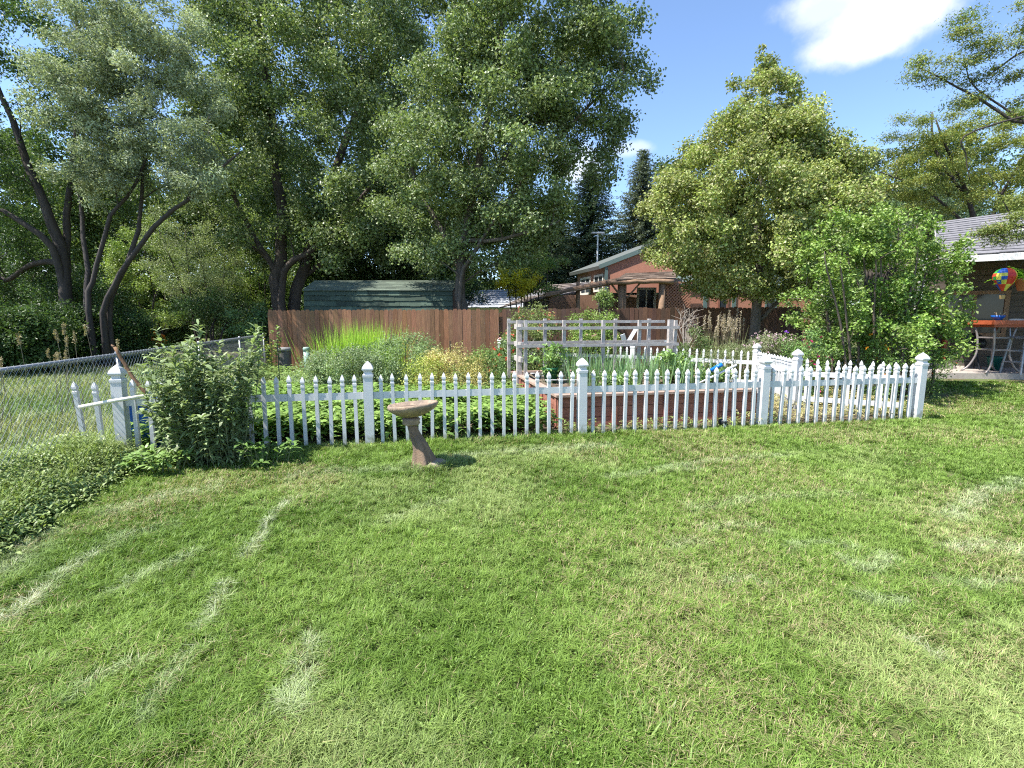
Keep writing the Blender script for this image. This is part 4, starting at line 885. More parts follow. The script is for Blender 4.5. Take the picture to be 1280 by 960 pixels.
L_ = [limb([(579, 385), (574, 360), (582, 290), (600, 200), (620, 90), (640, -60)], Y, .20, .06), limb([(576, 355), (590, 320), (650, 230), (720, 150), (780, 90)], Y - .2, .085, .02, -.8), limb([(576, 350), (560, 300), (520, 230), (500, 140)], Y + .2, .14, .04, .8),
      limb([(586, 280), (640, 180), (700, 80), (740, 0)], Y + .2, .08, .02, .4, False), limb([(583, 300), (620, 300), (680, 285), (700, 275)], Y - .2, .08, .02, -1.2, False)]
C = env([ell(630, 170, Y, 105, 2.8, 150), ell(715, 95, Y - .1, 78, 2.0, 85), ell(540, 215, Y + .4, 75, 2.3, 120), ell(640, 270, Y - .4, 62, 1.6, 62), ell(660, 0, Y, 130, 2.8, 110), ell(785, 100, Y, 26, .9, 58), ell(745, 200, Y - .3, 22, .7, 40), ell(600, 312, Y, 55, 1.4, 38), ell(535, 318, Y + .3, 40, 1.2, 30), ell(752, 125, Y, 42, 1.2, 62)], 335, .42, .44)
make_tree('cottonwood_tree', 'large cottonwood with a leaning trunk just right of the green shed', b, L_, C, .54, 380, .095, .078, CT1, CT2, BARK, LEAF_GLOSS, TG, barkcol=(.09, .075, .062), br=.032, extra=((.30, .35, .20), .20), low=.6)
Y = 38; b = P(450, 400, Y); b[2] = 0
C = env([ell(450, 250, Y, 190, 4, 150), ell(330, 260, Y, 110, 3, 120), ell(560, 200, Y, 130, 3, 160), ell(450, 60, Y, 200, 4, 120), ell(655, 250, Y, 75, 3, 95)], 170, .2, .9)
make_tree('shade_tree', 'dark tree standing far behind the green shed between the two cottonwoods', b, [limb([(450, 330), (455, 200), (450, 0)], Y, .35, .1), limb([(450, 340), (380, 230), (330, 120)], Y, .2, .06), limb([(450, 340), (540, 230), (600, 120)], Y, .2, .06)],
          C, 1.3, 330, .21, .15, (.028, .048, .016), (.05, .075, .025), BARK, LEAF, TG, barkcol=DKB, low=.6, twigs=1)
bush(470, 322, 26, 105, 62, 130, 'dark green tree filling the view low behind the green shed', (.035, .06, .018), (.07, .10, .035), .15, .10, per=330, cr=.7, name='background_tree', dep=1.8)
# yellow shrub and small greens right of the trunk
bush(648, 350, 26, 30, 18, 22, 'yellow leaved bush behind the fence right of the leaning trunk', (.26, .24, .02), (.36, .31, .03), .10, .06, per=220, cr=.35, grp=None)
bush(668, 335, 27, 38, 45, 30, 'mid green bush behind the yellow bush', (.05, .085, .02), (.10, .14, .035), .10, .06, grp=None)
bush(560, 372, 24, 60, 26, 40, 'dark green bush behind the right end of the green shed', (.02, .04, .014), (.045, .07, .022), .09, .05, grp=None)
# spruces
def spruce(px, ptop, Y, rmax, lab, c1, c2):
    b = P(px, 400, Y); b[2] = 0; H = P(px, ptop, Y)[2]; t = thing('spruce_tree', lab, 'tree', b, 'dark spruces behind the brown house')
    g = Geo(); g.tube([b - [0, 0, .1], b + [0, 0, H * .5], b + [0, 0, H]], [.28, .16, .02], 8, (.07, .055, .045)); 
    cp = []; cd = []
    z = 1.0
    while z < H - .15:
        f = (H - z) / H; Rz = rmax * f ** .85 * (1 + rng.normal() * .1) + .12; nb = int(7 + 5 * f); a0 = rng.random() * 6
        for k in range(nb):
            a = a0 + k * 2 * PI / nb + rng.normal() * .2; rr = Rz * (.75 + .45 * rng.random()); u = np.array([math.cos(a), math.sin(a), 0]); n = max(4, int(rr * 10))
            s = np.linspace(.05, 1, n)[:, None]; pp = b + [0, 0, z] + u * rr * s + np.array([0, 0, 1]) * rr * (-.34 * s + .20 * s ** 3)
            if rr > .6: g.tube([pp[0], pp[n // 2], pp[-1]], [.04, .025, .008], 3, (.06, .05, .04), cap=False)
            m = 7
            for _ in range(m):
                cp.append(pp + rng.normal(size=pp.shape) * [.14, .14, .07]); sd_ = np.array([-u[1], u[0], 0]); d = u * .7 + sd_ * (rng.random((n, 1)) * 2.4 - 1.2) + np.array([0, 0, -.4 + .3 * rng.random()]); cd.append(d)
        z += .26 + .18 * f
    g.build('trunk', BARK, t, smooth=True)
    cp = np.vstack(cp); cd = np.vstack(cd); n = len(cp); g = Geo(); leaves(g, cp, np.tile([0, 0, 1.], (n, 1)) + rng.normal(size=(n, 3)) * .5, .26 * (.6 + .7 * rng.random(n)), .085, palette(n, c1, c2, None, .25), cd, fold=.2); g.build('crown', LEAF_DULL, t)
spruce(735, 200, 43, 6.0, 'broad dark spruce behind the lamp pole', (.026, .042, .025), (.054, .074, .042))
spruce(798, 186, 46, 5.6, 'grey green spruce left of the pyramid shaped tree', (.046, .06, .04), (.082, .096, .066))
spruce(694, 250, 45, 4.6, 'dark spruce behind the yellow bush beside the brown house roof', (.024, .04, .022), (.05, .07, .038))
spruce(1150, 205, 30, 3.2, 'grey brown spruce behind the locust trees on the right', (.05, .055, .04), (.085, .085, .06))
spruce(860, 225, 42, 4.2, 'far spruce hidden behind the pyramid shaped tree', (.02, .032, .018), (.04, .058, .03))
# pyramid linden
Y = 14.1; b = P(944, 400, Y); b[2] = 0; s = Y / FPX
prof = [(50, 1, 952), (90, 24, 952), (140, 60, 950), (190, 92, 948), (240, 122, 945), (290, 138, 944), (330, 116, 946), (358, 82, 936), (372, 40, 934)]
py_, pr_, pc_ = map(np.array, zip(*prof)); C = []; rd = []
while len(C) < 470:
    y = rng.uniform(66, 368); r = np.interp(y, py_, pr_)
    if rng.random() > (r / 133) ** 1.4 + .05: continue
    a = rng.random() * 2 * PI; f = math.sqrt(.12 + .88 * rng.random()) * (1 + rng.normal() * .055); c = P(np.interp(y, py_, pc_), y, Y)
    q = c + np.array([math.cos(a) * r * s * f, math.sin(a) * r * s * f * .9, -.1 * f])
    if C and np.min(np.linalg.norm(np.array(C) - q, axis=1)) < .17: continue
    C.append(q); rd.append(.34 if r > 60 else .24 if r > 24 else .15)
for q_, r_ in (((953, 60), .12), ((951, 72), .16), ((957, 80), .17), ((948, 88), .2), ((960, 96), .2), ((953, 100), .24)):
    C.append(P(*q_, Y + rng.normal() * .1)); rd.append(r_)
L_ = [([b - [0, 0, .1], P(945, 385, Y), P(948, 300, Y), P(953, 180, Y), P(953, 84, Y)], .165, .015), limb([(950, 400), (985, 365), (1010, 340), (1030, 320)], Y, .06, .02, -.4, False), limb([(945, 380), (905, 340), (870, 310)], Y, .05, .02, .3, False), limb([(947, 350), (935, 300), (900, 250)], Y, .05, .02, -.8, False), limb([(948, 340), (985, 280), (1010, 240)], Y, .05, .02, .8, False)]
make_tree('linden_tree', 'neat pyramid shaped linden with pale yellow green leaves in front of the brown fence', b, L_, np.array(C), np.array(rd), 330, .075, .058, (.118, .152, .043), (.188, .208, .074), BARK, LEAF, 'trees on the right', barkcol=(.13, .11, .095), br=.016, extra=((.34, .33, .16), .22), flat=.8, low=.3)
# honey locusts on the right
Y = 17; b = P(1225, 400, Y); b[2] = .17
L_ = [limb([(1225, 340), (1215, 260), (1190, 200), (1170, 150)], Y, .10, .02, -.4), limb([(1225, 330), (1250, 250), (1290, 180)], Y, .09, .02), limb([(1218, 290), (1160, 240), (1100, 215)], Y, .045, .015, -.5, False), limb([(1210, 250), (1170, 190), (1165, 140)], Y, .06, .02, .5, False)]
C = env([ell(1165, 200, Y, 60, 1.4, 68), ell(1110, 215, Y - .2, 48, 1.0, 34), ell(1235, 200, Y, 75, 1.6, 62), ell(1200, 245, Y, 105, 1.6, 34), ell(1320, 190, Y, 90, 2, 80)], 165, .2, .3)
LC1, LC2 = (.085, .115, .028), (.15, .165, .04)
make_tree('locust_tree', 'feathery yellow green locust tree rising behind the grey patio roof', b, L_, C, .36, 420, .075, .028, LC1, LC2, BARK, LEAF, 'trees on the right', barkcol=(.05, .04, .035), br=.016, extra=((.27, .24, .04), .12), flat=.5, up=.9, low=.3)
Y = 10.5; b = np.array([14.6, 9.2, .17])
E = lambda px, py, y: P(px, py, y)
L_ = [([b, b + [-.1, .1, 2.2], b + [-.3, .2, 3.8]], .14, .075),
      ([b + [-.3, .2, 3.8], E(1380, 120, 9.8), E(1285, 155, 10.2), E(1235, 130, 10.4), E(1190, 105, 10.6), E(1150, 85, 10.7)], .045, .008), ([b + [-.3, .2, 3.8], E(1400, 40, 9.6), E(1290, 60, 10.2), E(1235, 95, 10.4)], .042, .010), ([E(1285, 155, 10.2), E(1240, 125, 10.5), E(1215, 105, 10.6), E(1205, 75, 10.6)], .022, .007),
      ([E(1380, 120, 9.8), E(1215, 165, 10.3), E(1208, 195, 10.4), E(1212, 225, 10.4)], .020, .007), ([b + [-.2, .1, 3.0], E(1360, 280, 9.8), E(1275, 283, 10.3), E(1225, 297, 10.6)], .024, .006), ([E(1360, 280, 9.8), E(1280, 285, 10.3), E(1260, 262, 10.5), E(1235, 215, 10.6)], .018, .006)]
C = np.array([E(*q) + rng.normal(size=3) * .1 for q in [(1150, 85, 10.7), (1165, 75, 10.7), (1185, 70, 10.6), (1180, 95, 10.6), (1205, 80, 10.5), (1225, 70, 10.5), (1250, 65, 10.4), (1270, 70, 10.3), (1235, 90, 10.5), (1215, 100, 10.5), (1255, 95, 10.4), (1280, 95, 10.2), (1195, 60, 10.6), (1220, 50, 10.4), (1250, 40, 10.3), (1280, 45, 10.2), (1190, 40, 10.6), (1165, 62, 10.7),
      (1205, 125, 10.5), (1265, 125, 10.3), (1275, 150, 10.2), (1225, 115, 10.5), (1300, 60, 10), (1300, 110, 10), (1220, 20, 10.4), (1260, 10, 10.3), (1228, 295, 10.6), (1245, 290, 10.5), (1262, 288, 10.4), (1275, 295, 10.3), (1250, 300, 10.4), (1240, 282, 10.5), (1270, 275, 10.4), (1290, 275, 10.2), (1262, 265, 10.4), (1255, 250, 10.4), (1320, 90, 9.8), (1340, 60, 9.7), (1330, 130, 9.8), (1345, 20, 9.6), (1310, 20, 9.8), (1310, 290, 10)]])
make_tree('locust_tree', 'near locust branches reaching in over the patio roof at the right edge', b, L_, C, np.where(np.arange(len(C)) % 3, .26, .36), 420, .058, .020, (.075, .105, .028), (.13, .15, .045), BARK, LEAF, 'trees on the right', barkcol=(.045, .038, .034), br=.012, extra=((.24, .20, .05), .08), flat=.4, up=1.0, low=-.3)
bush(1180, 262, 26, 70, 30, 40, 'dark green tree top just above the grey patio roof', (.03, .055, .025), (.08, .11, .06), .12, .06, name='background_tree', grp=None, cr=.55)
bush(1050, 330, 24, 70, 95, 60, 'mid green tree between the pyramid shaped tree and the big shrub', (.03, .055, .018), (.065, .095, .03), .12, .07, name='background_tree', grp=None, cr=.6)
# row of far trees closing the horizon
for k, (px, Y, rx, rz, py) in enumerate(((-620, 30, 190, 190, 260), (-950, 27, 210, 210, 250), (-330, 34, 170, 170, 260), (-120, 42, 130, 150, 280), (40, 44, 120, 130, 300), (190, 46, 110, 125, 300), (330, 46, 110, 130, 300), (520, 48, 110, 110, 310), (640, 50, 90, 75, 330), (860, 50, 90, 100, 310), (980, 52, 100, 95, 320), (1090, 50, 90, 120, 300), (1220, 48, 120, 130, 300), (1420, 40, 170, 170, 270), (1650, 34, 160, 170, 270))):
    c = P(px, py, Y); s_ = Y / FPX; b = np.array([c[0], Y, 0.]); C = env([(c[0], Y, c[2], rx * s_, 3.5, rz * s_)], 60, .2, .9)
    C = np.vstack([C, np.stack([c[0] + rng.uniform(-1, 1, 14) * rx * s_, np.full(14, Y), rng.uniform(.6, 2.5, 14)], 1)])
    make_tree('distant_tree', ['dark green distant tree', 'mid green distant tree', 'olive green distant tree'][k % 3] + [' second from the left end of the tree line', ' at the left end of the tree line', ' far beyond the left edge', ' left of the dark elm', ' behind the dark elm', ' behind the pale willow bush', ' behind the cottonwood trunks', ' behind the green shed', ' behind the pale grey roof', ' behind the spruces', ' behind the linden trunk', ' behind the big lilac', ' behind the locust', ' beyond the patio house', ' far beyond the right edge'][k], b, [([b, b + [0, 0, c[2]], c + [0, 0, rz * s_ * .6]], .4, .08)], C, 1.5, 420, .30, .2, [(.022, .042, .014), (.04, .065, .02), (.05, .065, .025)][k % 3], [(.045, .07, .022), (.075, .105, .03), (.08, .10, .04)][k % 3], BARK, LEAF, 'distant trees', barkcol=DKB, twigs=0, low=.6)
# ------------------------------------------------------------------ big lilac shrub
Y = 10.2; b = np.array([P(1105, 465, Y)[0], Y, .1])
lm_ = []
for k in range(15):
    f = (k / 14 - .5) * 2; pxr = 1105 + f * 60 + rng.normal() * 8; ptop = (1108 + f * 92 + rng.normal() * 10, 292 + abs(f) ** 2 * 60 + rng.normal() * 14); dy = rng.normal() * .5
    lm_.append(([P(pxr, 468, Y) * [1, 1, 0] + [0, dy * .3, .05], P(pxr * .6 + ptop[0] * .4 - 4 * f, 400, Y + dy * .6), P(ptop[0] * .85 + pxr * .15, 340, Y + dy * .9), P(ptop[0], ptop[1], Y + dy)], .026, .006))
C = env([ell(1095, 345, Y, 98, 1.0, 82), ell(1060, 300, Y, 62, .8, 38), ell(1166, 362, Y, 56, .9, 64), ell(1030, 395, Y, 45, .8, 58), ell(1105, 420, Y, 85, .9, 30), ell(1178, 425, Y - .2, 34, .6, 36), ell(1150, 412, Y - 1.1, 28, .5, 38)], 235, .3, .18)  # nearest lobe added to throw shade on the lawn to the right
make_tree('lilac_bush', 'large bright green lilac shrub with many thin stems by the right fence end', b, lm_, C, .185, 120, .066, .046, (.068, .118, .020), (.128, .178, .042), BARK, LEAF_GLOSS, None, cat='shrub', barkcol=(.14, .11, .09), br=.010, twigs=3, sides=6, extra=((.30, .36, .14), .09), flat=.9, low=.15)
# ------------------------------------------------------------------ tall leafy plant at the left end of the picket fence
def lance_plant(name, label, base, n, hmax, spread, c1, c2, Lf=.11, Wf=.026, per=40, cat='plant', group=None, toward=(0, 0), hmin=.5):
    t = thing(name, label, cat, base, group); sg = Geo(); PP = []; DD = []
    for k in range(n):
        a = rng.random() * 2 * PI; r = math.sqrt(rng.random()); h = hmax * (1 - (1 - hmin) * r * rng.random()); h *= .78 + .22 * rng.random(); b0 = np.array(base) + np.array([math.cos(a) * r * spread * .8, math.sin(a) * r * spread * .45, 0])
        tp = b0 + np.array([math.cos(a) * r * spread * .35 + toward[0], math.sin(a) * r * spread * .5 + toward[1], h]); md = (b0 + tp) / 2 + np.array([0, 0, .1]) + rng.normal(size=3) * .03
        sp_ = spline([b0, md, tp], 16); sg.tube(sp_, np.linspace(.007, .003, 16), 4, (.12, .14, .07), cap=False)
        f = rng.random(per) ** .7; ii = f * 15; i0 = np.minimum(ii.astype(int), 14); pp = sp_[i0] + (sp_[i0 + 1] - sp_[i0]) * (ii - i0)[:, None]
        az = rng.random(per) * 2 * PI; up_ = .15 + .8 * f + rng.normal(size=per) * .25; PP.append(pp); DD.append(np.stack([np.cos(az), np.sin(az), up_], 1))
    sg.build('stem', M_ATTR, t); PP = np.vstack(PP); DD = np.vstack(DD); m = len(PP); g = Geo()
    long_leaves(g, PP, DD, Lf * (.6 + .7 * rng.random(m)), Wf * (.7 + .6 * rng.random(m)), palette(m, c1, c2, None, .2), .25 + .4 * rng.random(m)); g.build('foliage', LEAF, t); return t
q = G(263, 578)
lance_plant('tall_weed', 'tall bushy lance leaved plant growing over the left end of the picket fence', q, 88, 1.58, .54, (.085, .118, .045), (.165, .20, .10), .12, .032, 74, toward=(-.02, 0), hmin=.22)
lance_plant('tall_weed', 'low dark leafy sprout at the fence foot right of the tall bushy plant', G(333, 583), 12, .30, .30, (.06, .11, .025), (.10, .16, .04), .12, .03, 14, hmin=.3)
lance_plant('tall_weed', 'short leafy weed between the blue tub and the tall bushy plant', G(205, 590), 18, .26, .40, (.08, .13, .03), (.13, .19, .06), .11, .034, 22, hmin=.3)
lance_plant('climbing_weed', 'tall green climbing weed at the left end of the wooden fence', [P(325, 430, 13.6)[0], 13.6, 0], 14, 1.75, .55, (.07, .12, .03), (.13, .18, .06), .16, .06, 26)
lance_plant('climbing_weed', 'yellow tipped weed beside the end board of the wooden fence', [P(345, 430, 14.2)[0], 14.2, 0], 6, 1.35, .35, (.14, .18, .03), (.22, .24, .04), .14, .06, 16)
# ------------------------------------------------------------------ garden plants
def mound(px, py0, py1, Y, rx, lab, c1, c2, n=40, L=.05, W=.018, per=160, name='garden_plant', fl=None, cr=.2, dep=.5, grp='garden plants', up=.5):
    top = P(px, py0, Y); s = Y / FPX; zt_ = top[2]; base = np.array([top[0], Y, 0.]); C = env([(top[0], Y, zt_ * .5, rx * s, dep, zt_ * .5)], n, .5, cr * .45); C[:, 2] = np.maximum(C[:, 2] - .05, .08)
    return soft_plant(name, lab, 'plant', C, cr, per, L, W, c1, c2, base, grp, fl, up=up)
SG1, SG2 = (.085, .12, .055), (.15, .185, .095)
mound(435, 432, 470, 10.2, 62, 'broad grey green mound of foliage behind the picket fence', SG1, SG2, 80, .055, .02, 170, cr=.22, dep=.8)
mound(500, 415, 470, 10.9, 62, 'tall grey green bushy plant right of the bright grass clump', SG1, (.14, .19, .08), 85, .06, .018, 170, cr=.22, dep=.8)
mound(410, 440, 470, 9.6, 40, 'low silvery green plant in front of the bright grass clump', (.10, .14, .06), (.16, .20, .10), 40, .05, .02, 150)
mound(566, 432, 470, 10.0, 42, 'yellow orange leaved mound near the roses', (.20, .19, .07), (.33, .27, .12), 50, .045, .02, 170, dep=.6)
mound(535, 446, 472, 9.6, 30, 'small yellow green plant at the left of the yellow mound', (.15, .19, .04), (.24, .25, .07), 26, .05, .02, 120)
mound(606, 435, 468, 10.4, 30, 'green feathery plant beside the orange roses', (.07, .12, .035), (.12, .17, .05), 34, .06, .015, 150)
mound(635, 415, 455, 12.0, 24, 'rose bush with orange red blooms left of the trellis', (.06, .10, .035), (.11, .15, .06), 34, .05, .03, 130, name='rose_bush', fl=((.55, .10, .05), 34, .06), grp='rose bushes')
mound(668, 379, 470, 13.4, 36, 'rose bush with small pink buds in front of the wooden fence, left of two', (.075, .105, .03), (.14, .165, .06), 60, .055, .032, 150, name='rose_bush', fl=((.50, .20, .12), 60, .05), grp='rose bushes', cr=.24, dep=.7)
mound(742, 381, 470, 13.6, 33, 'bright green rose bush in front of the wooden fence, right of two', (.095, .15, .03), (.16, .21, .06), 60, .055, .032, 150, name='rose_bush', fl=((.55, .38, .26), 30, .05), grp='rose bushes', cr=.24, dep=.7)
bush(754, 372, 14.6, 11, 13, 10, 'thin climbing greenery above the fence between the roses', (.07, .11, .03), (.12, .16, .05), .06, .035, dep=.25, per=90, cr=.18, name='climbing_plant', grp=None)
mound(960, 412, 470, 11.9, 32, 'pale pink flowered perennial in front of the tree trunk', (.10, .12, .06), (.17, .18, .11), 40, .05, .02, 120, fl=((.55, .40, .44), 130, .04), grp='flowering plants')
mound(985, 405, 470, 12.6, 18, 'plant with small purple blooms at the left foot of the big shrub', (.06, .10, .03), (.12, .16, .05), 24, .05, .02, 110, fl=((.20, .07, .42), 18, .06), grp='flowering plants')
mound(1012, 408, 470, 9.5, 22, 'plant with magenta pink blooms at the left foot of the big shrub', (.06, .11, .03), (.11, .17, .05), 30, .05, .025, 110, fl=((.50, .05, .17), 20, .048), grp='flowering plants')
mound(1105, 420, 470, 9.6, 20, 'plant with orange yellow blooms under the big shrub', (.06, .11, .03), (.11, .17, .05), 22, .05, .02, 100, fl=((.75, .30, .02), 9, .05), grp='flowering plants')
mound(1160, 428, 470, 9.9, 18, 'plant with a few orange blooms at the right foot of the big shrub', (.05, .09, .02), (.10, .15, .04), 20, .05, .02, 100, fl=((.55, .15, .03), 4, .03), grp='flowering plants')
mound(1062, 425, 470, 11.6, 60, 'dark leafy plant on the bank behind the big shrub', (.03, .055, .015), (.07, .11, .03), 50, .07, .03, 150)
mound(188, 412, 440, 17.5, 22, 'orange flowered clump beyond the chain link fence', (.06, .12, .02), (.12, .19, .04), 20, .08, .03, 90, fl=((.60, .20, .02), 50, .10), grp='flowering plants')
mound(868, 405, 450, 12.2, 30, 'dark leafy plant at the right end of the trellis', (.04, .07, .02), (.10, .13, .05), 34, .06, .02, 110, dep=.4)
mound(920, 425, 470, 11.6, 42, 'grey green grassy plant under the pale feather plumes', (.09, .12, .05), (.16, .18, .09), 44, .07, .012, 150, dep=.5)
# bright grass clump, plumes
def grass_clump(name, lab, px, py0, Y, n, spread, c1, c2, w=.010, lean=.55, cat='grass clump', z0=0.0, grp=None, hz=None):
    top = P(px, py0, Y); h = (top[2] - z0) * 1.08 if hz is None else hz; base = np.array([top[0], Y, z0]); t = thing(name, lab, cat, base, grp); g = Geo()
    pos = base + np.stack([rng.normal(size=n) * spread, rng.normal(size=n) * spread, np.zeros(n)], 1); az = rng.random(n) * 2 * PI; ln = lean * rng.random(n)
    hh = h * (.55 + .45 * rng.random(n)); d = np.stack([np.cos(az) * ln, np.sin(az) * ln, np.ones(n)], 1); long_leaves(g, pos, d, hh, w, palette(n, c1, c2, None, .2), .02 + .55 * ln * rng.random(n)); g.build('blade', LEAF, t); return t, base
grass_clump('grass_clump', 'bright lime green grass clump against the wooden fence', 452, 397, 11.9, 2200, .40, (.15, .24, .025), (.23, .32, .05), .013, .55)
t, base = grass_clump('plume_grass', 'clump of pale tan feather plumes in front of the right brown fence', 905, 405, 12.6, 260, .35, (.12, .14, .06), (.20, .20, .10), .01, .4)
g = Geo(); n = 42
for k in range(n):
    a = rng.random() * 2 * PI; b0 = base + [rng.normal() * .28, rng.normal() * .2, .3]; hh = P(905, 384 + 18 * rng.random(), 12.6)[2] * (.84 + .16 * rng.random()); tp = np.array([b0[0] + rng.normal() * .14, b0[1] + rng.normal() * .1, hh])
    g.tube([b0, tp], [.004, .002], 3, (.40, .33, .22), cap=False); m = 50; f = rng.random(m); pp = tp + (b0 - tp) * (f * .24)[:, None]
    leaves(g, pp, rng.normal(size=(m, 3)), .05, .014, palette(m, (.20, .165, .12), (.28, .24, .18), None, .12), np.tile([0, 0, 1.], (m, 1)) + rng.normal(size=(m, 3)) * .5)
g.build('plume', LEAF_DULL, t)
t = thing('bare_twigs', 'pale dry branching twigs right of the trellis', 'dry plant', [P(858, 440, 12.4)[0], 12.4, 0]); g = Geo()
for k in range(16):
    a = P(858 + rng.normal() * 5, 440, 12.4); m_ = P(858 + rng.normal() * 10, 412, 12.4); e = P(856 + rng.normal() * 13, 385 + 10 * rng.random(), 12.4); g.tube([a, m_, e], [.008, .006, .003], 4, (.42, .36, .30), cap=False)
    for _ in range(3): f = rng.random(); s0 = m_ + (e - m_) * f; g.tube([s0, s0 + [rng.normal() * .12, rng.normal() * .05, .05 + .12 * rng.random()]], [.004, .002], 3, (.42, .36, .3), cap=False)
g.build('twig', M_ATTR, t)
# raised bed crops: onions, leafy plants, pot
n = 120; k = 0
t = thing('onion_row', 'blue green upright onion and garlic leaves growing in the raised bed', 'vegetables', bedp(1.8, 1.6, .46)); t['kind'] = 'stuff'
g = Geo(); PP = []; 
for r in (.5, .9, 1.3, 1.7, 2.1):
    for s_ in np.arange(.55, 2.9, .115): PP.append(bedp(s_ + rng.normal() * .03, r + rng.normal() * .05, .46))
PP = np.repeat(np.array(PP), 7, 0); m = len(PP); az = rng.random(m) * 2 * PI; ln = .08 + .35 * rng.random(m) ** 2
d = np.stack([np.cos(az) * ln, np.sin(az) * ln, np.ones(m)], 1); long_leaves(g, PP + rng.normal(size=(m, 3)) * [.012, .012, 0], d, .38 + .32 * rng.random(m), .017, palette(m, (.062, .115, .045), (.125, .19, .085), None, .18), .02 + .12 * rng.random(m)); g.build('leaf_blade', LEAF, t)
for (s_, r, h, lab) in ((.35, 1.75, .58, 'bushy pepper plant growing out of the green pot in the raised bed'), (2.45, 1.2, .50, 'broad leafy plant in the raised bed near the white pole'), (2.85, 1.7, .48, 'leafy plant at the right rear of the raised bed'), (3.0, .7, .22, 'low leafy seedling at the right front of the raised bed'), (1.1, .45, .2, 'low yellow green seedling at the front of the raised bed')):
    bb_ = bedp(s_, r, .46); C = bb_ + np.stack([rng.normal(size=26) * .14, rng.normal(size=26) * .13, .08 + rng.random(26) * h], 1)
    soft_plant('leafy_crop', lab, 'vegetable', C, .10, 22, .085, .045, (.07, .12, .035), (.13, .19, .06), bb_, 'crops in the raised bed')
q = bedp(.35, 1.75, .455); g = Geo(); g.lathe([(.10, 0), (.14, .24), (.16, .245), (.16, .29), (.13, .29), (.12, .2)], q, 18); tag(g.build('plant_pot', mk('green_pot', (.02, .12, .05), rough=.5), origin=q, smooth=True), 'dark green plastic plant pot standing at the left end of the raised bed', 'pot')
# ------------------------------------------------------------------ ground covers (uncountable)
def rnd_in(n, x0, x1, y0, y1, mask):
    out = []
    while sum(map(len, out)) < n:
        x = rng.uniform(x0, x1, n * 2); y = rng.uniform(y0, y1, n * 2); k = mask(x, y); out.append(np.stack([x[k], y[k]], 1))
    return np.vstack(out)[:n]
def inbed(x, y): 
    dx, dy = x - B0[0], y - B0[1]; s_ = dx * bu[0] + dy * bu[1]; r = dx * bv[0] + dy * bv[1]; return (s_ > -.12) & (s_ < bw + .12) & (r > -.10) & (r < bd + .12)
gard = lambda x, y: (y > fline(x) + .12) & (x > cline(y) + .15) & ~inbed(x, y)
# broad leaved rows behind the fence
def cover(name, lab, pts, hs, Lr, Wr, c1, c2, per, lm=LEAF, spread=.10, cat='ground cover', lift=(.1, .5)):
    idx = np.repeat(np.arange(len(pts)), per); m = len(idx); z = hs[idx] * (.25 + .75 * rng.random(m) ** .7); xy = pts[idx] + rng.normal(size=(m, 2)) * spread
    pos = np.stack([xy[:, 0], xy[:, 1], gz(xy[:, 0], xy[:, 1]) + z], 1); az = rng.random(m) * 2 * PI; d = np.stack([np.cos(az), np.sin(az), lift[0] + lift[1] * rng.random(m)], 1)
    g = Geo(); cb = fbm(xy[:, 0], xy[:, 1], 1.5, 3) - .5; long_leaves(g, pos, d, Lr * (.6 + .8 * rng.random(m)), Wr * (.7 + .6 * rng.random(m)), palette(m, c1, c2, cb * .8, .2), .2 + .5 * rng.random(m)); o = g.build(name, lm); return tag(o, lab, cat, None, 'stuff')
pts = rnd_in(1500, -4.6, .5, 5.9, 9.4, lambda x, y: gard(x, y) & (fbm(x, y, 1.2) > .30)); hs = .30 + .22 * fbm(pts[:, 0], pts[:, 1], 1.0, 7)
cover('leafy_crops', 'low rows of broad green leaves filling the garden behind the picket fence', pts, hs, .10, .055, (.065, .115, .025), (.135, .20, .05), 18)
pts = rnd_in(1500, -7.2, 3.5, 8.6, 14.6, lambda x, y: gard(x, y) & (fbm(x, y, .9, 4) > .36)); hs = .12 + .5 * fbm(pts[:, 0], pts[:, 1], .8, 2) ** 1.5
cover('mixed_weeds', 'mixed low weeds and herbs on the soil in front of the wooden fence', pts, hs, .13, .028, (.075, .12, .035), (.15, .20, .065), 16)
pts = rnd_in(950, 3.6, 6.9, 7.3, 14.5, lambda x, y: gard(x, y)); hs = .10 + .22 * fbm(pts[:, 0], pts[:, 1], .9, 6)
cover('dry_weeds', 'straw coloured weeds on the ground behind the right fence section', pts, hs, .14, .02, (.13, .14, .05), (.28, .23, .12), 12)
pts = rnd_in(160, .7, 4.1, 6.6, 7.6, lambda x, y: (y > fline(x) + .04) & (y < fline(x) + .38) & ~inbed(x, y)); cover('bed_edge_weeds', 'small weeds growing between picket fence and raised bed', pts, .05 + .14 * rng.random(160), .09, .02, (.08, .12, .03), (.17, .19, .07), 7, spread=.05)
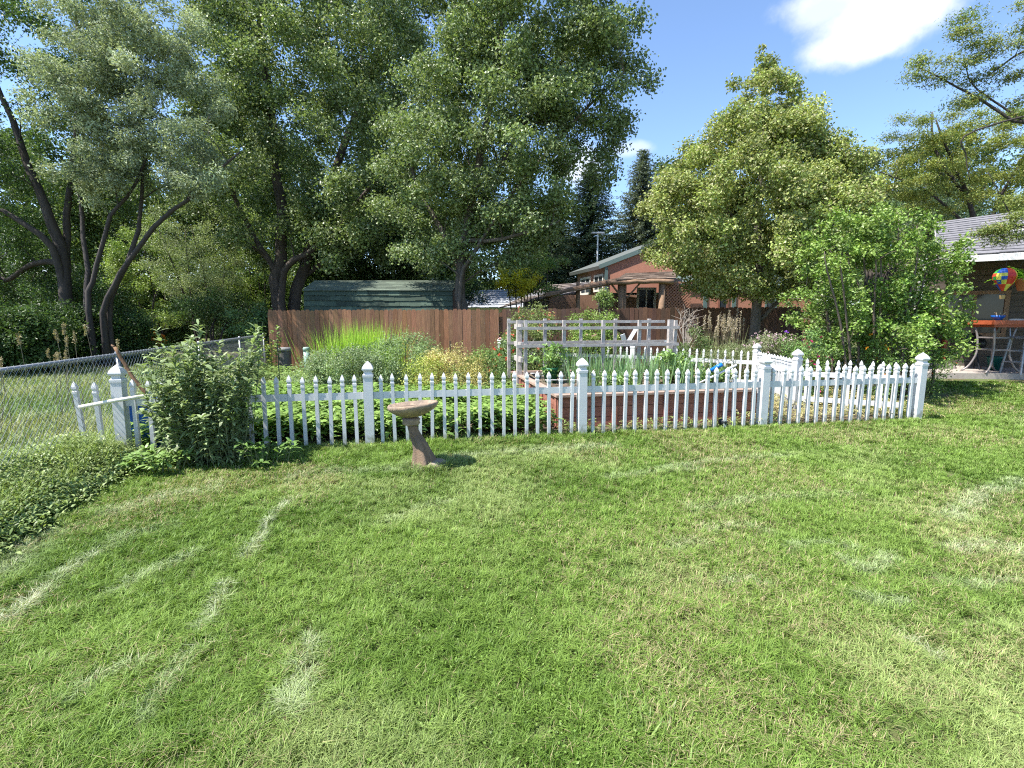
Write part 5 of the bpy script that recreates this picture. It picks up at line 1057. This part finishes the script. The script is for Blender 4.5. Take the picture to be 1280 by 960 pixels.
# weeds along the chain link fence
pts = rnd_in(1000, -7.0, -3.3, 1.4, 9.5, lambda x, y: (np.abs(x - cline(y) - .12) < .34 - .03 * y) | ((np.abs(x - cline(y) - .25) < .42) & (y < 5.6))); hs = (.12 + .42 * fbm(pts[:, 0], pts[:, 1], 1.3, 8) ** 1.4) * np.where(pts[:, 1] < 5.3, 1.0, .6) * np.clip(1.25 - np.abs(pts[:, 0] - cline(pts[:, 1]) - .1) * 1.5, .35, 1)
cover('fence_weeds', 'dense leafy weeds growing along the chain link fence', pts, hs, .048, .016, (.085, .125, .035), (.17, .205, .075), 46, spread=.085, lift=(.1, 1.6))
pts2 = rnd_in(24000, -7.0, -3.0, 1.4, 9.5, lambda x, y: (np.abs(x - cline(y) - .1) < .46 - .028 * y)); n = len(pts2); g = Geo(); blades(g, np.stack([pts2[:, 0], pts2[:, 1], np.zeros(n)], 1), .12 + .38 * rng.random(n) * fbm(pts2[:, 0], pts2[:, 1], 1.5, 31) * 1.5, .006, .3 + .6 * rng.random(n), palette(n, (.09, .14, .03), (.19, .22, .085), None, .2)); tag(g.build('fence_line_grass', GRASS), 'long uncut grass blades among the weeds along the chain link fence', 'grass', None, 'stuff')
# wild grass beyond the chain link
pts = rnd_in(60000, -17, -3.7, 1.5, 19, lambda x, y: (x < cline(y) - .06) & (np.abs(x) < y * 1.25 + 3)); n = len(pts); f = fbm(pts[:, 0], pts[:, 1], .7, 12)
col = palette(n, (.075, .12, .035), (.185, .195, .095), (f - .5) * 2.2, .2); g = Geo(); blades(g, np.stack([pts[:, 0], pts[:, 1], np.zeros(n)], 1), .14 + .34 * f * rng.random(n), .008 + .0006 * pts[:, 1], .3 + .7 * rng.random(n), col)
tag(g.build('field_grass', GRASS), 'rough pale green grass of the field beyond the chain link fence', 'grass', None, 'stuff')
for px, Y, k, lab in ((28, 6.9, 5, 'dry tan seed head weeds beyond the chain link fence, leftmost clump'), (76, 7.6, 6, 'dry tan seed head weeds beyond the chain link fence, middle clump'), (104, 8.6, 5, 'dry tan seed head weeds beyond the chain link fence beside the arching trunk')):
    b0 = P(px, 440, Y); b0[2] = 0; t = thing('seed_weed', lab, 'weed', b0, 'seed head weeds'); g = Geo(); g2 = Geo()
    for i in range(k):
        q = b0 + [rng.normal() * .30, rng.normal() * .2, 0]; tp = q + [rng.normal() * .10, rng.normal() * .08, 1.05 + .5 * rng.random() - (.12 if px < 50 else 0)]; g.tube(spline([q, (q + tp) / 2 + rng.normal(size=3) * .03, tp], 6), [.006, .006, .005, .005, .004, .003], 4, (.26, .21, .13), cap=False)
        m = 60; f = rng.random(m); leaves(g2, tp + (q - tp) * (f * .13)[:, None] + rng.normal(size=(m, 3)) * .009, rng.normal(size=(m, 3)), .035, .016, palette(m, (.13, .105, .06), (.20, .17, .105), None, .15), np.tile([0, 0, 1.], (m, 1)) + rng.normal(size=(m, 3)) * .7)
    g.build('stalk', M_ATTR, t); g2.build('seed_head', LEAF_DULL, t)
# ------------------------------------------------------------------ the lawn
def lawn_mask(x, y): return (y < fline(x) + .10 - np.where(x > 6.5, -30, 0)) & (x > cline(y) + .42 - .0 * y) & ~((x > 9.7) & (y > 11.55 - (x - 10) * .12)) & ~((x > 6.6) & (y > 11.6)) & ~(np.hypot((x - 7.6) / 1.4, (y - 10.2) / .7) < 1)
n = 640000
u = rng.random(n * 3); y0, y1, pw = .75, 12.5, -.42                 # density falls with distance
y = (y0 ** (pw + 1) + u * (y1 ** (pw + 1) - y0 ** (pw + 1))) ** (1 / (pw + 1)); x = (rng.random(n * 3) * 2 - 1) * (y * 1.14 + 1.6); k = lawn_mask(x, y); x, y = x[k][:n], y[k][:n]; n = len(x)
nt_ = n // 9; ti = rng.integers(0, nt_, n); tr_ = .010 * (y[:nt_] / 2) ** .5; x, y = x[:nt_][ti] + rng.normal(size=n) * tr_[ti], y[:nt_][ti] + rng.normal(size=n) * tr_[ti]; tuft = rng.random(nt_)[ti]; taz = (rng.random(nt_) * 2 * PI)[ti]
big = fbm(x, y, .55, 1); med = fbm(x, y, 2.2, 20); fin = fbm(x, y, 7, 33); dry = fbm(x, y, 1.1, 47)
pale = np.zeros(n); rake = np.zeros(n)
def streak(pts, wd, amt):
    global pale
    q = spline(np.array([G(*p_) for p_ in pts])[:, :2], 30); dmin = np.full(n, 9.)
    for i in range(len(q) - 1):
        a, d = q[i], q[i + 1] - q[i]; tt = np.clip(((x - a[0]) * d[0] + (y - a[1]) * d[1]) / (d @ d), 0, 1); dmin = np.minimum(dmin, np.hypot(x - a[0] - tt * d[0], y - a[1] - tt * d[1]))
    pale = np.maximum(pale, .95 * amt * np.exp(-(dmin / (wd * (.15 + .9 * med))) ** 2) * sstep(.12, .5, fin))  # sheen of bent grass painted into the blade colour along each streak
streak([(12, 778), (45, 752), (78, 722), (125, 694)], .065, .95); streak([(125, 694), (165, 672), (215, 662)], .10, .45); streak([(140, 745), (190, 720), (235, 700)], .08, .5); streak([(90, 880), (130, 850), (170, 838)], .06, .45); streak([(480, 660), (520, 640), (560, 632)], .10, .3); streak([(985, 690), (1020, 682), (1060, 690)], .08, .5); streak([(900, 735), (930, 728), (960, 735)], .06, .45); streak([(1180, 730), (1220, 735), (1262, 728)], .10, .45)
streak([(308, 700), (330, 668), (338, 650), (362, 630)], .06, .9); streak([(253, 788), (270, 762), (285, 735)], .06, .75); streak([(180, 905), (215, 850), (250, 810)], .07, .45)
streak([(365, 895), (378, 850), (392, 800)], .07, .6); streak([(1190, 650), (1215, 632), (1235, 618), (1275, 605)], .16, .6); streak([(1195, 690), (1240, 685), (1280, 700)], .12, .55); streak([(1060, 705), (1085, 718), (1110, 700)], .09, .55); streak([(1130, 800), (1155, 815), (1170, 825)], .06, .7); streak([(890, 665), (930, 660), (960, 668)], .12, .4); streak([(820, 590), (900, 578), (990, 572)], .10, .4); streak([(870, 640), (960, 625), (1060, 622)], .12, .35); streak([(1070, 750), (1100, 760), (1130, 758)], .06, .5); streak([(840, 690), (860, 682), (880, 686)], .07, .5); streak([(760, 600), (820, 592), (870, 590)], .10, .35); streak([(150, 640), (200, 625), (260, 615)], .22, .4); streak([(0, 720), (25, 700), (60, 672)], .16, .5); streak([(360, 600), (420, 592), (520, 590)], .18, .35); streak([(560, 575), (640, 568), (760, 560)], .16, .45)
right = sstep(-.5, 3.0, x + .25 * (y - 3))
g1 = np.array([.090, .168, .020]); g2 = np.array([.220, .330, .066]); g3 = np.array([.37, .435, .165]); st = np.array([.42, .355, .19]); pl = np.array([.62, .64, .46])
tm = np.clip(.42 + (big - .5) * 1.7 + (med - .5) * .8 + rng.normal(size=n) * .16 + (tuft - .5) * .95 + (fin - .5) * .9 + .08 * right, 0, 1)[:, None]
col = g1 * (1 - tm) + g2 * tm
t3 = np.clip((fbm(x, y, .8, 60) - .52) * 3.2 + rng.normal(size=n) * .15, 0, .75)[:, None]; col = col * (1 - t3) + g3 * t3
pdry = np.clip((dry - .50) * 1.7 + .11 + .10 * right + .10 * sstep(4.5, 6.5, y), .02, .55); m = rng.random(n) < pdry * .62; col[m] = st * (.7 + .5 * rng.random((m.sum(), 1)))
m = rng.random(n) < pale * .85; pm = np.clip(pale * 1.1 * rng.random(n) ** .5, 0, .9)[:, None]; col = col * (1 - pm) + pl * pm; flat_ = np.zeros(n, bool)
col *= np.clip(1 + rng.normal(size=(n, 1)) * .17, .5, 1.6)
h = (.026 + .030 * med + .024 * tuft + .012 * rng.random(n)) * (1 + .5 * sstep(1.0, .1, np.abs(y - fline(x))) * (x < 6.4)); ln = .4 + .95 * rng.random(n); ln[flat_] = .9; az = taz + rng.normal(size=n) * 1.1
h = h * np.where(fin > .6, 1.2, 1.0) * (1 + 1.1 * np.exp(-((np.hypot(x - bb[0] - .04, y - bb[1]) - .19) / .09) ** 2))
g = Geo(); blades(g, np.stack([x, y, gz(x, y) + np.where(flat_, .018, 0)], 1), h, .0031 * (y / 2) ** .62, ln, np.clip(col, .005, .6), az)
# clover leaves
nc = 26000; y = 1.25 + 5.5 * rng.random(nc * 4) ** 1.2; x = (rng.random(nc * 4) * 2 - 1) * (y * 1.1 + .5); k = lawn_mask(x, y) & (fbm(x, y, 1.0, 71) > .50); x, y = x[k][:nc], y[k][:nc]; nc = len(x)
leaves(g, np.stack([x, y, .012 + .028 * rng.random(nc)], 1), np.tile([0, 0, 1.], (nc, 1)) + rng.normal(size=(nc, 3)) * .4, .011 + .008 * rng.random(nc), .010, palette(nc, (.07, .125, .020), (.12, .175, .04), None, .15), fold=.1)
tag(g.build('lawn_grass', GRASS), 'mown green lawn with pale streaks of dry grass and painted sheen, and clover patches', 'lawn', None, 'stuff')
q = G(850, 905); grass_clump('grass_tuft', 'coarse pale green grass tuft in the lawn at the bottom edge', 850, 0, q[1], 240, .10, (.09, .14, .035), (.16, .20, .07), .008, 1.8, 'grass tuft', hz=.095)
# taller grass left uncut along the fence foot
pts = rnd_in(9000, -5.0, 6.4, 5.3, 8.2, lambda x, y: np.abs(y - fline(x) - .02) < .10 + .07 * (x < .5)); n = len(pts); hh = (.05 + .17 * fbm(pts[:, 0], pts[:, 1], 1.6, 15) ** 1.3) * (.5 + .6 * rng.random(n)) * np.where(pts[:, 0] > .7, .62, 1)
dr = sstep(3.2, 5, pts[:, 0])[:, None]; c = palette(n, (.08, .14, .03), (.14, .20, .06), None, .2); c2_ = palette(n, (.20, .18, .08), (.32, .26, .13), None, .2); m = rng.random((n, 1)) < dr * .75 + .08; c = np.where(m, c2_, c)
g = Geo(); blades(g, np.stack([pts[:, 0], pts[:, 1], np.zeros(n)], 1), hh, .007, .4 + .6 * rng.random(n), c); tag(g.build('fence_foot_grass', GRASS), 'uncut longer grass along the foot of the picket fence', 'grass', None, 'stuff')
